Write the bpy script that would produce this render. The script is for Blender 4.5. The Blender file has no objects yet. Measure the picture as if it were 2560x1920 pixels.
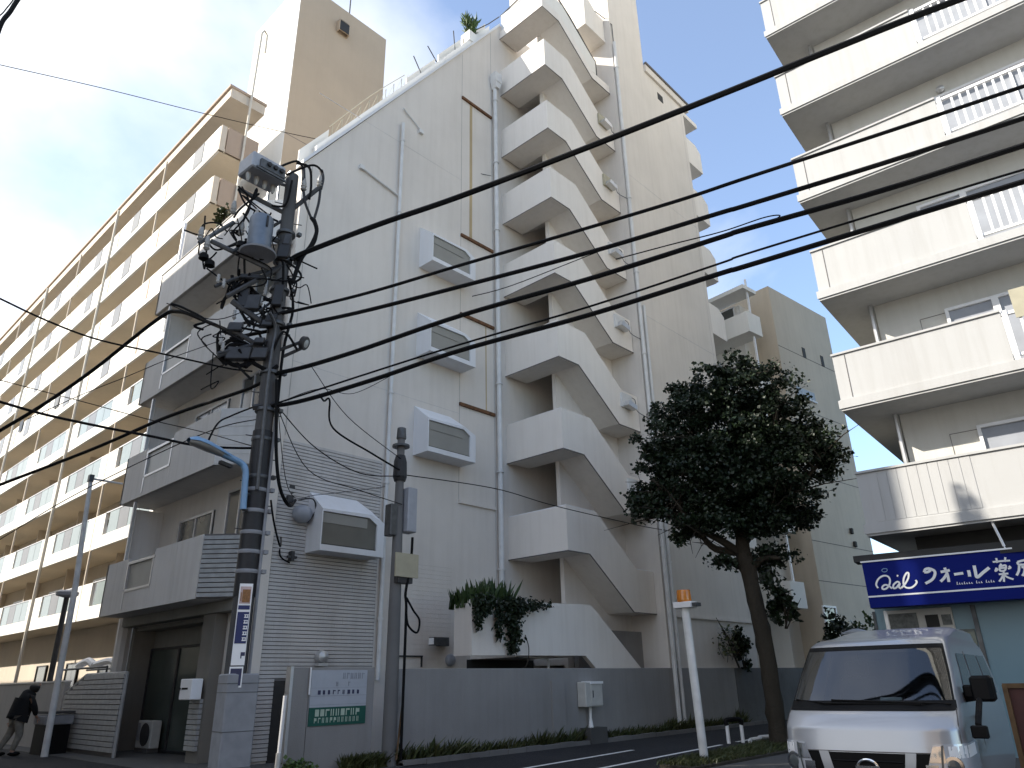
import bpy, bmesh, math, random
from mathutils import Vector, Matrix
random.seed(7)
S=bpy.context.scene; COL=S.collection
PI=math.pi
# ---------------------------------------------------------------- camera, sky, sun, exposure
CAMZ=1.5; PITCH,ROLL,YAW=0.38752,-0.020977,0.821279; FPX=1823.8
def cam_axes():
    cy,sy=math.cos(YAW),math.sin(YAW)
    f=Vector((sy*math.cos(PITCH),cy*math.cos(PITCH),math.sin(PITCH))); r=Vector((cy,-sy,0)); u=r.cross(f)
    return math.cos(ROLL)*r+math.sin(ROLL)*u, -math.sin(ROLL)*r+math.cos(ROLL)*u, f
CR,CU,CF=cam_axes()
cd=bpy.data.cameras.new('camera'); cam=bpy.data.objects.new('camera',cd); COL.objects.link(cam)
cd.sensor_fit='HORIZONTAL'; cd.sensor_width=36; cd.lens=36*FPX/2560; cd.clip_start=.05; cd.clip_end=3000
m=Matrix.Identity(4)
for i in range(3): m[i][0]=CR[i]; m[i][1]=CU[i]; m[i][2]=-CF[i]
m.translation=(0,0,CAMZ); cam.matrix_world=m; S.camera=cam

SUN=Vector((-1.1,1.0,.82)).normalized()
SUN_EL=math.asin(SUN.z); SUN_AZ=math.atan2(SUN.x,SUN.y)
SKY_STRENGTH=.15; CLOUD=4.2
W=bpy.data.worlds.new("World"); S.world=W; W.use_nodes=True
nt=W.node_tree; nt.nodes.clear()
def N(t,ty,**k):
    n=t.nodes.new(ty)
    for a,b in k.items(): setattr(n,a,b)
    return n
out=N(nt,'ShaderNodeOutputWorld'); bg=N(nt,'ShaderNodeBackground'); bg.inputs[1].default_value=SKY_STRENGTH
sky=N(nt,'ShaderNodeTexSky',sky_type='NISHITA',sun_disc=False,sun_elevation=SUN_EL,sun_rotation=SUN_AZ,air_density=1.0,dust_density=.5,ozone_density=3.0)
tc=N(nt,'ShaderNodeTexCoord')
# thin cloud sheet: direction projected on a flat layer overhead
sep=N(nt,'ShaderNodeSeparateXYZ'); nt.links.new(tc.outputs['Generated'],sep.inputs[0])
mx=N(nt,'ShaderNodeMath',operation='MAXIMUM'); mx.inputs[1].default_value=0.0; nt.links.new(sep.outputs[2],mx.inputs[0])
ad=N(nt,'ShaderNodeMath',operation='ADD'); ad.inputs[1].default_value=.22; nt.links.new(mx.outputs[0],ad.inputs[0])
dv=N(nt,'ShaderNodeVectorMath',operation='DIVIDE'); nt.links.new(tc.outputs['Generated'],dv.inputs[0])
cmb=N(nt,'ShaderNodeCombineXYZ')
for i in range(3): nt.links.new(ad.outputs[0],cmb.inputs[i])
nt.links.new(cmb.outputs[0],dv.inputs[1])
nz=N(nt,'ShaderNodeTexNoise'); nz.inputs['Scale'].default_value=1.7; nz.inputs['Detail'].default_value=7; nz.inputs['Roughness'].default_value=.52; nz.inputs['Distortion'].default_value=.25
mp=N(nt,'ShaderNodeMapping'); mp.inputs['Location'].default_value=(2.1,.35,0); mp.inputs['Scale'].default_value=(1,1,.0)
nt.links.new(dv.outputs[0],mp.inputs[0]); nt.links.new(mp.outputs[0],nz.inputs['Vector'])
# the cloud sheet is denser towards the north-west half of the sky (world direction)
dt=N(nt,'ShaderNodeVectorMath',operation='DOT_PRODUCT'); dt.inputs[1].default_value=(-.55,.60,-.10); nt.links.new(tc.outputs['Generated'],dt.inputs[0])
m1=N(nt,'ShaderNodeMath',operation='MULTIPLY_ADD'); m1.inputs[1].default_value=.52; nt.links.new(dt.outputs['Value'],m1.inputs[0]); nt.links.new(nz.outputs['Fac'],m1.inputs[2])
rp=N(nt,'ShaderNodeValToRGB'); rp.color_ramp.elements[0].position=.42; rp.color_ramp.elements[1].position=.80; rp.color_ramp.elements[0].color=(.10,.10,.10,1)
nt.links.new(m1.outputs[0],rp.inputs[0])
mixc=N(nt,'ShaderNodeMixRGB'); mixc.inputs[2].default_value=(CLOUD,CLOUD*1.02,CLOUD*1.05,1)
nt.links.new(rp.outputs[0],mixc.inputs[0]); nt.links.new(sky.outputs[0],mixc.inputs[1]); nt.links.new(mixc.outputs[0],bg.inputs[0]); nt.links.new(bg.outputs[0],out.inputs[0])
sl=bpy.data.lights.new('sun','SUN'); sl.energy=3.5; sl.angle=math.radians(.53); sl.color=(1,.93,.82)
so=bpy.data.objects.new('sun',sl); COL.objects.link(so); so.rotation_euler=SUN.to_track_quat('Z','Y').to_euler(); so.location=(-30,30,60)
S.view_settings.view_transform='Standard'; S.view_settings.look='None'; S.view_settings.gamma=1; S.view_settings.use_curve_mapping=False
S.view_settings.exposure=1.2
S.render.engine='CYCLES'; S.cycles.diffuse_bounces=4

# ---------------------------------------------------------------- helpers
def ray(vx,vy): return CR*(vx/.864-1280)+CU*(960-vy/.864)+CF*FPX
def hv(vx,vy,b,d):              # point seen at (vx,vy) on the upright plane through b along d
    n=Vector((d[1],-d[0],0)); r=ray(vx,vy); t=(n.x*b[0]+n.y*b[1])/n.dot(r); p=r*t; p.z+=CAMZ; return p
def hX(vx,vy,X): return hv(vx,vy,(X,0),(0,1))
def hY(vx,vy,Y): return hv(vx,vy,(0,Y),(1,0))
ORG={}
class MB:
    def __init__(s): s.v=[]; s.f=[]
    def add(s,vs,fs):
        o=len(s.v); s.v+=[Vector(p) for p in vs]; s.f+=[tuple(i+o for i in f) for f in fs]; return s
    def box(s,x0,y0,z0,x1,y1,z1):
        if x0>x1:x0,x1=x1,x0
        if y0>y1:y0,y1=y1,y0
        if z0>z1:z0,z1=z1,z0
        return s.add([(x0,y0,z0),(x1,y0,z0),(x1,y1,z0),(x0,y1,z0),(x0,y0,z1),(x1,y0,z1),(x1,y1,z1),(x0,y1,z1)],
          [(3,2,1,0),(4,5,6,7),(0,1,5,4),(1,2,6,5),(2,3,7,6),(3,0,4,7)])
    def obox(s,c,ax,ay,az):   # centre and half-axis vectors
        c,ax,ay,az=map(Vector,(c,ax,ay,az))
        P=[c+a*ax+b*ay+d*az for d in(-1,1) for a,b in((-1,-1),(1,-1),(1,1),(-1,1))]
        return s.add(P,[(3,2,1,0),(4,5,6,7),(0,1,5,4),(1,2,6,5),(2,3,7,6),(3,0,4,7)])
    def prism(s,pts,axis,a,b):
        if axis=='y': g=lambda p,t:(p[0],t,p[1])
        elif axis=='x': g=lambda p,t:(t,p[0],p[1])
        else: g=lambda p,t:(p[0],p[1],t)
        n=len(pts); return s.add([g(p,a) for p in pts]+[g(p,b) for p in pts],
          [tuple(range(n))[::-1],tuple(range(n,2*n))]+[(i,(i+1)%n,(i+1)%n+n,i+n) for i in range(n)])
    def poly(s,pts): return s.add(pts,[tuple(range(len(pts)))])
    def tube(s,pts,r,n=6,cap=True):
        pts=[Vector(p) for p in pts]; rs=r if isinstance(r,(list,tuple)) else [r]*len(pts)
        o=len(s.v); prev=None
        for i,p in enumerate(pts):
            d=(pts[min(i+1,len(pts)-1)]-pts[max(i-1,0)])
            if d.length<1e-9: d=Vector((0,0,1))
            d.normalize()
            if prev is None:
                a=d.cross(Vector((0,0,1)))
                if a.length<1e-3: a=d.cross(Vector((1,0,0)))
            else: a=prev-d*prev.dot(d)
            a.normalize(); prev=a; b=d.cross(a)
            for k in range(n):
                t=2*PI*k/n; s.v.append(p+(a*math.cos(t)+b*math.sin(t))*rs[i])
        for i in range(len(pts)-1):
            for k in range(n):
                k2=(k+1)%n; s.f.append((o+i*n+k,o+i*n+k2,o+(i+1)*n+k2,o+(i+1)*n+k))
        if cap:
            s.f.append(tuple(o+k for k in range(n))[::-1]); e=o+(len(pts)-1)*n; s.f.append(tuple(e+k for k in range(n)))
        return s
    def cyl(s,p0,p1,r0,r1=None,n=12): return s.tube([p0,p1],[r0,r0 if r1 is None else r1],n)
    def lathe(s,c,prof,n=16,axis=(0,0,1)):
        A=Vector(axis).normalized(); return s.tube([Vector(c)+A*h for r,h in prof],[max(r,1e-4) for r,h in prof],n)
    def ball(s,c,r,n=10,m=6,sc=(1,1,1)):
        c=Vector(c); P=[]; 
        for i in range(m+1):
            t=PI*i/m
            for k in range(n):
                u=2*PI*k/n; P.append(c+Vector((r*sc[0]*math.sin(t)*math.cos(u),r*sc[1]*math.sin(t)*math.sin(u),r*sc[2]*math.cos(t))))
        F=[(i*n+k,(i+1)*n+k,(i+1)*n+(k+1)%n,i*n+(k+1)%n) for i in range(m) for k in range(n)]
        return s.add(P,F)
    def frame(s,a0,a1,b0,b1,w,axis,d0,d1):   # rectangular ring in the plane normal to axis
        def bx(p0,p1,q0,q1):
            if axis=='y': s.box(p0,d0,q0,p1,d1,q1)
            else: s.box(d0,p0,q0,d1,p1,q1)
        bx(a0,a1,b0,b0+w); bx(a0,a1,b1-w,b1); bx(a0,a0+w,b0+w,b1-w); bx(a1-w,a1,b0+w,b1-w); return s
def mesh_of(name,mb,off=Vector((0,0,0)),smooth=False):
    me=bpy.data.meshes.new(name); me.from_pydata([tuple(p-off) for p in mb.v],[],mb.f); me.validate(); 
    bm=bmesh.new(); bm.from_mesh(me); bmesh.ops.recalc_face_normals(bm,faces=bm.faces); bm.to_mesh(me); bm.free()
    if smooth:
        for p in me.polygons: p.use_smooth=True
    return me
def thing(name,label,cat,loc=(0,0,0),group=None,rz=0,local=False):
    o=bpy.data.objects.new(name,None); COL.objects.link(o); o.location=loc; o.rotation_euler=(0,0,rz); o.empty_display_size=.2
    o['label']=label; o['category']=cat
    if group: o['group']=group
    ORG[o]=Vector((0,0,0)) if local else Vector(loc)
    return o
def part(name,mb,mt,parent=None,label=None,kind=None,smooth=False,bevel=0,cat=None,group=None,auto=None):
    off=ORG[parent] if parent is not None else Vector((0,0,0))
    me=mesh_of(name,mb,off,smooth); me.materials.append(mt)
    o=bpy.data.objects.new(name,me); COL.objects.link(o)
    if parent is not None: o.parent=parent
    ORG[o]=off
    if label: o['label']=label
    if cat: o['category']=cat
    if group: o['group']=group
    if kind: o['kind']=kind
    if smooth and auto is None: auto=40
    if auto:
        try: me.set_sharp_from_angle(angle=math.radians(auto))
        except Exception: pass
    if bevel:
        b=o.modifiers.new('bevel','BEVEL'); b.width=bevel; b.segments=1; b.limit_method='ANGLE'
    return o
def dup(o,parent,loc):          # a copy sharing the mesh of o
    c=o.copy(); COL.objects.link(c); c.parent=parent; c.location=loc; ORG[c]=ORG[o]; return c
def single(name,mb,mt,label,cat,loc=None,group=None,smooth=False,bevel=0):
    loc=Vector(loc) if loc is not None else mb.v[0].copy()
    me=mesh_of(name,mb,loc,smooth); me.materials.append(mt); o=bpy.data.objects.new(name,me); COL.objects.link(o); o.location=loc; ORG[o]=loc
    o['label']=label; o['category']=cat
    if group: o['group']=group
    if smooth:
        try: me.set_sharp_from_angle(angle=math.radians(40))
        except Exception: pass
    if bevel:
        b=o.modifiers.new('bevel','BEVEL'); b.width=bevel; b.segments=1; b.limit_method='ANGLE'
    return o
def structure(name,mb,mt,smooth=False):
    me=mesh_of(name,mb,smooth=smooth); me.materials.append(mt); o=bpy.data.objects.new(name,me); COL.objects.link(o); o['kind']='structure'; ORG[o]=Vector((0,0,0)); return o
def curve(pts,sub=5):           # smooth polyline through points
    P=[Vector(p) for p in pts]; R=[]
    for i in range(len(P)-1):
        a,b,c,d=P[max(i-1,0)],P[i],P[i+1],P[min(i+2,len(P)-1)]
        for k in range(sub):
            t=k/sub; R.append(.5*((2*b)+(c-a)*t+(2*a-5*b+4*c-d)*t*t+(3*b-a-3*c+d)*t*t*t))
    R.append(P[-1]); return R

# ---------------------------------------------------------------- materials
def base_mat(name):
    mt=bpy.data.materials.new(name); mt.use_nodes=True; t=mt.node_tree; b=t.nodes['Principled BSDF']; return mt,t,b
def setp(b,**k):
    for a,v in k.items():
        a=a.replace('_',' ')
        if a in b.inputs: b.inputs[a].default_value=v
def paint(name,col,rough=.75,streak=.3,patch=.2,bump=.25,bscale=55,local=False,dirt=(.30,.28,.25),joint=None):
    mt,t,b=base_mat(name); setp(b,Roughness=rough); b.inputs['Specular IOR Level'].default_value=.25
    g=N(t,'ShaderNodeTexCoord').outputs['Object'] if local else N(t,'ShaderNodeNewGeometry').outputs['Position']
    mp=N(t,'ShaderNodeMapping'); mp.inputs['Scale'].default_value=(2.2,2.2,.14); t.links.new(g,mp.inputs[0])
    n1=N(t,'ShaderNodeTexNoise'); n1.inputs['Scale'].default_value=2.2; n1.inputs['Detail'].default_value=8; n1.inputs['Roughness'].default_value=.62; t.links.new(mp.outputs[0],n1.inputs['Vector'])
    r1=N(t,'ShaderNodeValToRGB'); r1.color_ramp.elements[0].position=.46; r1.color_ramp.elements[1].position=.82; t.links.new(n1.outputs['Fac'],r1.inputs[0])
    n2=N(t,'ShaderNodeTexNoise'); n2.inputs['Scale'].default_value=.55; n2.inputs['Detail'].default_value=7; n2.inputs['Roughness'].default_value=.6; t.links.new(g,n2.inputs['Vector'])
    k1=N(t,'ShaderNodeMath',operation='MULTIPLY'); k1.inputs[1].default_value=streak; t.links.new(r1.outputs[0],k1.inputs[0])
    mA=N(t,'ShaderNodeMixRGB'); mA.inputs[1].default_value=(*col,1); mA.inputs[2].default_value=(*[c*d*1.9 for c,d in zip(col,dirt)],1); t.links.new(k1.outputs[0],mA.inputs[0])
    k2=N(t,'ShaderNodeMapRange'); k2.inputs['From Min'].default_value=.3; k2.inputs['From Max'].default_value=.7; k2.inputs['To Min'].default_value=1-patch; k2.inputs['To Max'].default_value=1.0; t.links.new(n2.outputs['Fac'],k2.inputs[0])
    mB=N(t,'ShaderNodeMixRGB',blend_type='MULTIPLY'); mB.inputs[0].default_value=1; t.links.new(mA.outputs[0],mB.inputs[1]); t.links.new(k2.outputs[0],mB.inputs[2])
    t.links.new(mB.outputs[0],b.inputs['Base Color'])
    n3=N(t,'ShaderNodeTexNoise'); n3.inputs['Scale'].default_value=bscale; n3.inputs['Detail'].default_value=3; t.links.new(g,n3.inputs['Vector'])
    n4=N(t,'ShaderNodeMath',operation='MULTIPLY_ADD'); n4.inputs[1].default_value=2.5; t.links.new(n2.outputs['Fac'],n4.inputs[0]); t.links.new(n3.outputs['Fac'],n4.inputs[2])
    bp=N(t,'ShaderNodeBump'); bp.inputs['Strength'].default_value=bump; bp.inputs['Distance'].default_value=.02; t.links.new(n4.outputs[0],bp.inputs['Height']); t.links.new(bp.outputs[0],b.inputs['Normal'])
    return mt
def plain(name,col,rough=.5,metal=0,var=.15,scale=6,spec=.5,coat=0,local=True):
    mt,t,b=base_mat(name); setp(b,Roughness=rough,Metallic=metal); b.inputs['Specular IOR Level'].default_value=spec
    if coat: b.inputs['Coat Weight'].default_value=coat; b.inputs['Coat Roughness'].default_value=.04
    g=N(t,'ShaderNodeNewGeometry').outputs['Position'] if not local else N(t,'ShaderNodeTexCoord').outputs['Object']
    n=N(t,'ShaderNodeTexNoise'); n.inputs['Scale'].default_value=scale; n.inputs['Detail'].default_value=5; t.links.new(g,n.inputs['Vector'])
    k=N(t,'ShaderNodeMapRange'); k.inputs['From Min'].default_value=.3; k.inputs['From Max'].default_value=.7; k.inputs['To Min'].default_value=1-var; k.inputs['To Max'].default_value=1+var*.3; t.links.new(n.outputs['Fac'],k.inputs[0])
    mB=N(t,'ShaderNodeMixRGB',blend_type='MULTIPLY'); mB.inputs[0].default_value=1; mB.inputs[1].default_value=(*col,1); t.links.new(k.outputs[0],mB.inputs[2]); t.links.new(mB.outputs[0],b.inputs['Base Color'])
    return mt
def clear_glass(name,tint=(.75,.85,.85),refl=.0):
    mt=bpy.data.materials.new(name); mt.use_nodes=True; t=mt.node_tree; t.nodes.clear()
    o=N(t,'ShaderNodeOutputMaterial'); a=N(t,'ShaderNodeBsdfTransparent'); a.inputs[0].default_value=(*tint,1); g=N(t,'ShaderNodeBsdfGlossy'); g.inputs['Roughness'].default_value=.03
    f=N(t,'ShaderNodeFresnel'); f.inputs[0].default_value=1.5; ad=N(t,'ShaderNodeMath',operation='ADD'); ad.inputs[1].default_value=refl; t.links.new(f.outputs[0],ad.inputs[0])
    mxs=N(t,'ShaderNodeMixShader'); t.links.new(ad.outputs[0],mxs.inputs[0]); t.links.new(a.outputs[0],mxs.inputs[1]); t.links.new(g.outputs[0],mxs.inputs[2]); t.links.new(mxs.outputs[0],o.inputs[0]); return mt
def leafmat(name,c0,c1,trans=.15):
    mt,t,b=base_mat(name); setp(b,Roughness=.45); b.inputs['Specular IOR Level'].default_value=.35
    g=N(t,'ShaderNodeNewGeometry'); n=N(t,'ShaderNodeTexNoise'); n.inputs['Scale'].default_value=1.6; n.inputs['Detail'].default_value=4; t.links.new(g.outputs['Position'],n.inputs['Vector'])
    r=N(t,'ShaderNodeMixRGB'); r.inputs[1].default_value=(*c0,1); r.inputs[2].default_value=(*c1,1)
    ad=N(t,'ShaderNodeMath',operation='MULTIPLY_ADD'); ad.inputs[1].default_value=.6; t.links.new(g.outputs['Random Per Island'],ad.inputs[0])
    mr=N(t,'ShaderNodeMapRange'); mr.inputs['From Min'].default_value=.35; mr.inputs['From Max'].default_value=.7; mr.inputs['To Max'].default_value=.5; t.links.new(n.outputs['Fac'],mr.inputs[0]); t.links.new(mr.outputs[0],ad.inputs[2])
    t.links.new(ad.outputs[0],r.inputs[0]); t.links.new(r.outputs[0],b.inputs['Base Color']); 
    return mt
M={}
M['gable']=paint('gable_paint',(.715,.668,.61),streak=.20,patch=.10)
M['stair']=paint('stair_paint',(.83,.785,.725),streak=.20,patch=.08)
M['tile']=paint('facing_tile',(.62,.60,.58),streak=.3,patch=.25,rough=.55)
M['trim']=paint('white_trim',(.76,.77,.79),streak=.15,patch=.08,bump=.05)
M['pipe']=plain('pipe_paint',(.68,.68,.67),.5,var=.12,scale=3)
M['rust']=plain('rusty_steel',(.16,.075,.035),.9,var=.5,scale=9)
M['stain']=paint('ochre_stain',(.56,.44,.26),streak=.5,patch=.3)
M['jointgrey']=plain('joint_grey',(.36,.35,.33),.8)
M['grout']=plain('grout',(.17,.165,.16),.9)
M['seam']=plain('dark_seam',(.13,.12,.115),.8)
M['balcony']=paint('balcony_render',(.70,.68,.65),streak=.3,patch=.15)
M['farhouse']=paint('far_house_render',(.56,.485,.385),streak=.25,patch=.12)
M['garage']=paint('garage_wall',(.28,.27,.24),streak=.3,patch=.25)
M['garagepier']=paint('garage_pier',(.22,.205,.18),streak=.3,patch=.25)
M['slat']=plain('slat_panel',(.40,.40,.39),.6,var=.2)
M['dark']=plain('dark_interior',(.035,.034,.032),.8)
M['soil']=plain('soil',(.05,.042,.03),.95,var=.5,scale=8,local=False)
M['winglass']=plain('window_glass',(.085,.09,.085),.10,var=.3,scale=1.3,spec=.8)
M['frost']=plain('frosted_glass',(.27,.27,.25),.35,var=.12,scale=1.5)
M['frostdark']=plain('frosted_glass_dark',(.13,.13,.115),.3,var=.2,scale=1.5)
M['alu']=plain('aluminium',(.62,.62,.62),.35,metal=.6,var=.1)
M['shopglass']=plain('shop_glass',(.075,.09,.08),.18,var=.2,scale=1.,spec=.25)
M['beige']=paint('beige_render',(.60,.525,.43),streak=.22,patch=.12,dirt=(.38,.34,.28))
M['cream']=plain('cream_pipe',(.58,.53,.44),.5,var=.1)
M['tower']=paint('tower_render',(.50,.395,.285),streak=.16,patch=.08,dirt=(.4,.38,.33))
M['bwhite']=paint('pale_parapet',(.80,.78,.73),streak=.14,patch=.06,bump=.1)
M['brownpanel']=paint('brown_panel',(.40,.31,.24),streak=.15,patch=.1)
M['bpane']=plain('balcony_pane',(.25,.30,.30),.12,var=.08,scale=.6,spec=.6)
M['greypane']=plain('grey_pane',(.17,.17,.17),.2,var=.1,scale=.8)
M['rwhite']=paint('warm_white_render',(.48,.48,.472),streak=.30,patch=.07,bump=.12)
M['soffit']=paint('cream_soffit',(.80,.70,.55),streak=.1,patch=.1)
M['rgrey']=paint('grey_render',(.68,.665,.61),streak=.2,patch=.1)
M['signblue']=plain('sign_blue',(.002,.010,.15),.6,var=.08,scale=2,spec=.12)
M['white']=plain('white_paint',(.80,.80,.80),.45,var=.06)
M['signwhite']=plain('sign_white',(.88,.88,.88),.5,var=.03)
M['asphalt']=paint('asphalt',(.030,.030,.033),rough=.9,streak=.05,patch=.35,bump=.6,bscale=160,dirt=(.6,.6,.6))
M['concrete']=paint('concrete',(.10,.098,.095),rough=.9,streak=.1,patch=.3,bump=.4)
M['kerb']=paint('kerb_stone',(.20,.195,.19),rough=.9,streak=.15,patch=.35)
M['marking']=plain('road_marking',(.78,.78,.76),.7,var=.25,scale=9,local=False)
M['fence']=paint('boundary_wall_paint',(.31,.305,.30),streak=.25,patch=.2)
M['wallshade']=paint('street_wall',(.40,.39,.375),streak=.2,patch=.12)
M['block']=paint('block_wall',(.14,.14,.14),streak=.3,patch=.35,bump=.5)
M['poleconc']=paint('pole_concrete',(.10,.10,.10),streak=.35,patch=.3,rough=.85,local=True)
M['poleslim']=paint('slim_pole_concrete',(.17,.17,.17),streak=.3,patch=.25,rough=.85,local=True)
M['poledark']=plain('pole_sleeve',(.018,.018,.02),.6,var=.3)
M['polegrey']=plain('pole_sheet',(.26,.27,.29),.7,var=.2,scale=4)
M['steel']=plain('galvanised_steel',(.10,.105,.11),.5,metal=.5,var=.3,scale=9)
M['darksteel']=plain('dark_steel',(.05,.05,.052),.55,metal=.3,var=.3)
M['transformer']=plain('transformer_grey',(.15,.18,.22),.42,metal=.25,var=.15)
M['boxgrey']=plain('box_grey',(.34,.36,.40),.45,var=.12)
M['cable']=plain('black_cable',(.006,.006,.0065),.7,var=.2,spec=.15)
M['ceramic']=plain('insulator_ceramic',(.34,.33,.31),.25,var=.1)
M['lampblue']=plain('lamp_arm_blue',(.20,.36,.56),.35,var=.1)
M['lens']=plain('lamp_lens',(.42,.44,.44),.2)
M['platebeige']=plain('beige_plate',(.40,.37,.27),.5,var=.1)
M['orange']=plain('amber_lens',(.60,.20,.02),.15,var=.2,scale=20,spec=.8)
M['poleweathered']=plain('white_post',(.74,.74,.72),.55,var=.2,scale=4)
M['bark']=paint('bark',(.055,.046,.034),rough=.95,streak=.6,patch=.4,bump=1.0,bscale=22,local=True)
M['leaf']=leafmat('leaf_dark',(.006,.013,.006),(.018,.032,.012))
M['leaf2']=leafmat('leaf_mid',(.02,.045,.014),(.055,.09,.03))
M['leaf3']=leafmat('leaf_light',(.06,.12,.03),(.13,.19,.07))
M['weed']=leafmat('weed',(.03,.05,.015),(.085,.09,.035))
M['vanpaint']=plain('silver_paint',(.47,.485,.51),.28,metal=.35,var=.03,scale=3,coat=.6)
M['black']=plain('black_plastic',(.005,.005,.0055),.55,var=.1,spec=.15)
M['gloss']=plain('black_gloss',(.01,.01,.012),.12,var=.1)
M['chrome']=plain('chrome',(.75,.76,.78),.12,metal=1,var=.05)
M['vanglass']=clear_glass('windscreen_glass',(.42,.48,.50),.09)
M['tint']=plain('tinted_glass',(.10,.115,.12),.08,var=.2,spec=.8)
M['headlight']=plain('headlight_lens',(.66,.69,.74),.14,metal=.3,var=.1,scale=5,spec=.9)
M['seat']=plain('seat_fabric',(.07,.085,.11),.9)
M['paper']=plain('paper',(.75,.8,.85),.7)
M['rubber']=plain('rubber',(.02,.02,.02),.85)
M['cloth']=plain('black_jacket',(.006,.006,.007),.95,var=.3,scale=14)
M['trouser']=plain('beige_trousers',(.23,.215,.18),.9,var=.25,scale=12)
M['skin']=plain('skin',(.48,.30,.22),.6)
M['hair']=plain('hair_dark',(.012,.011,.010),.7)
M['green']=plain('poster_green',(.008,.09,.065),.5,var=.1)
M['glyph']=plain('poster_glyph',(.45,.55,.45),.6)
M['glyphdark']=plain('poster_glyph_dark',(.04,.045,.10),.6)
M['poster']=plain('poster_white',(.42,.45,.50),.55,var=.06)
M['glyphpale']=plain('poster_glyph_pale',(.30,.32,.36),.6)
M['panelblue']=plain('panel_blue',(.012,.03,.13),.4)
M['pink']=plain('panel_pink',(.55,.42,.40),.5)
M['amber']=plain('panel_amber',(.30,.14,.05),.5,var=.4,scale=30)
M['wood']=plain('old_wood',(.16,.10,.05),.85,var=.4,scale=8)
M['boardred']=plain('board_dark_red',(.06,.012,.010),.6,var=.3)
M['acwhite']=plain('ac_white',(.50,.50,.47),.55,var=.1)
M['paleblue']=plain('frosted_pale_blue',(.20,.31,.36),.35,var=.05,scale=.8,spec=.3)
M['posterphoto']=plain('poster_photo',(.10,.11,.10),.4,var=.8,scale=12)
M['railglass']=plain('rail_glass',(.58,.61,.63),.3,var=.05)
M['curtain']=plain('curtain',(.34,.36,.40),.9,var=.12,scale=3)
# ---------------------------------------------------------------- ground, roads
structure('ground',MB().box(-160,-160,-.6,220,220,-.012),M['asphalt'])
structure('side_road',MB().box(-6,6.2,-.012,29,12.62,.0),M['asphalt'])
structure('street',MB().box(-.6,12.62,-.012,6.9,160,.002),M['asphalt'])
structure('forecourt',MB().box(6.9,12.62,-.012,12.3,78,.012),M['concrete'])
kb=structure('kerb',MB().box(10.2,12.63,-.01,27,12.755,.06),M['kerb'])
for i in range(28): part('kerb_stone',MB().box(10.2+i*.6,12.62+.006*math.sin(i*5),0,10.79+i*.6,12.76,.10+.008*math.sin(i*3.3)),M['kerb'],kb)
structure('planting_strip',MB().box(10.2,12.76,-.01,27,13.2,.07),M['soil'])
structure('parking_lot',MB().box(7.4,-12,-.012,29,7.55,.006),M['concrete'])
structure('grass_bank',MB().prism([(12.55,7.55),(19.6,7.55),(19.6,9.15),(15.0,8.75),(12.7,8.35)],'z',-.01,.05),M['soil'])
for (x0,y0,x1,y1) in ((9.2,10.15,15.4,10.8),):
    d=Vector((x1-x0,y1-y0,0)).normalized(); n=Vector((-d.y,d.x,0))*.055; a=Vector((x0,y0,.004)); b=Vector((x1,y1,.004))
    structure('road_marking',MB().poly([a-n,b-n,b+n,a+n]),M['marking'])
for (x0,y0,x1,y1) in ((8.8,8.82,17.6,9.76),(18.55,9.86,20.6,10.02)):
    d=Vector((x1-x0,y1-y0,0)).normalized(); n=Vector((-d.y,d.x,0))*.055; a=Vector((x0,y0,.004)); b=Vector((x1,y1,.004))
    structure('road_marking',MB().poly([a-n,b-n,b+n,a+n]),M['marking'])

# ---------------------------------------------------------------- main apartment building with the outside stair
G=15.65
main=thing('apartment_building','off-white apartment block with zigzag outside stair and sloping gable roofline','building',(8.35,15.65,0))
part('wall',MB().prism([(9.5,0),(20.85,0),(20.85,27.6),(16.5,27.1),(9.5,16.92)],'y',G,22.45),M['gable'],main)
part('corner_wall',MB().prism([(8.35,3.1),(9.5,3.1),(9.5,16.92),(8.35,15.25)],'y',G,22.45),M['gable'],main)
part('corner_pier',MB().box(8.35,G,0,9.5,17.5,3.1),M['gable'],main)
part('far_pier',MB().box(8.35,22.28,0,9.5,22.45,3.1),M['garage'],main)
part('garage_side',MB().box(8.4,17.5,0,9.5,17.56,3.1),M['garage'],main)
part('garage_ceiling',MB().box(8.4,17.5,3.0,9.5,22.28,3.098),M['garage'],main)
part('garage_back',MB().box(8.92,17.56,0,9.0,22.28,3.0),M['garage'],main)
part('stair_block_wall',MB().box(20.85,13.0,0,26.8,24,27.7),M['gable'],main)
part('lift_tower',MB().box(20.85,13.0,27.7,23.43,19,38),M['gable'],main)
part('roof_slab',MB().box(23.45,12.9,27.7,27.25,24,28.1),M['gable'],main)
part('roof_edge',MB().box(23.45,12.85,28.1,27.3,12.99,28.22),M['seam'],main)
part('coping',MB().prism([(8.30,15.22),(16.5,27.06),(16.5,27.2),(8.30,15.36)],'y',15.60,16.0),M['trim'],main)
# vertical joints and seams in the gable
for x,z0,z1 in ((14.4,6.5,23.9),(15.95,4.0,26.2),(8.62,7.2,15.3)):
    part('joint',MB().box(x-.007,G-.004,z0,x+.007,G+.02,z1),M['jointgrey'],main)
for z in (9.2,18.0): part('joint',MB().box(8.6,G-.003,z,14.4,G+.02,z+.012),M['tile'],main)
for z,mt in ((6.45,'gable'),(9.52,'rust'),(12.66,'rust'),(15.7,'rust'),(21.75,'rust')):
    part('floor_ledge',MB().box(14.38,G-.07,z-.05,15.93,G,z+.05),M[mt],main,label='rusty exposed ledge' if mt=='rust' else None)
part('rust_stain',MB().box(14.80,G-.003,15.76,14.93,G+.01,21.68),M['stain'],main)
part('rust_stain',MB().box(15.55,G-.003,9.6,15.60,G+.01,12.6),M['stain'],main)
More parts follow.
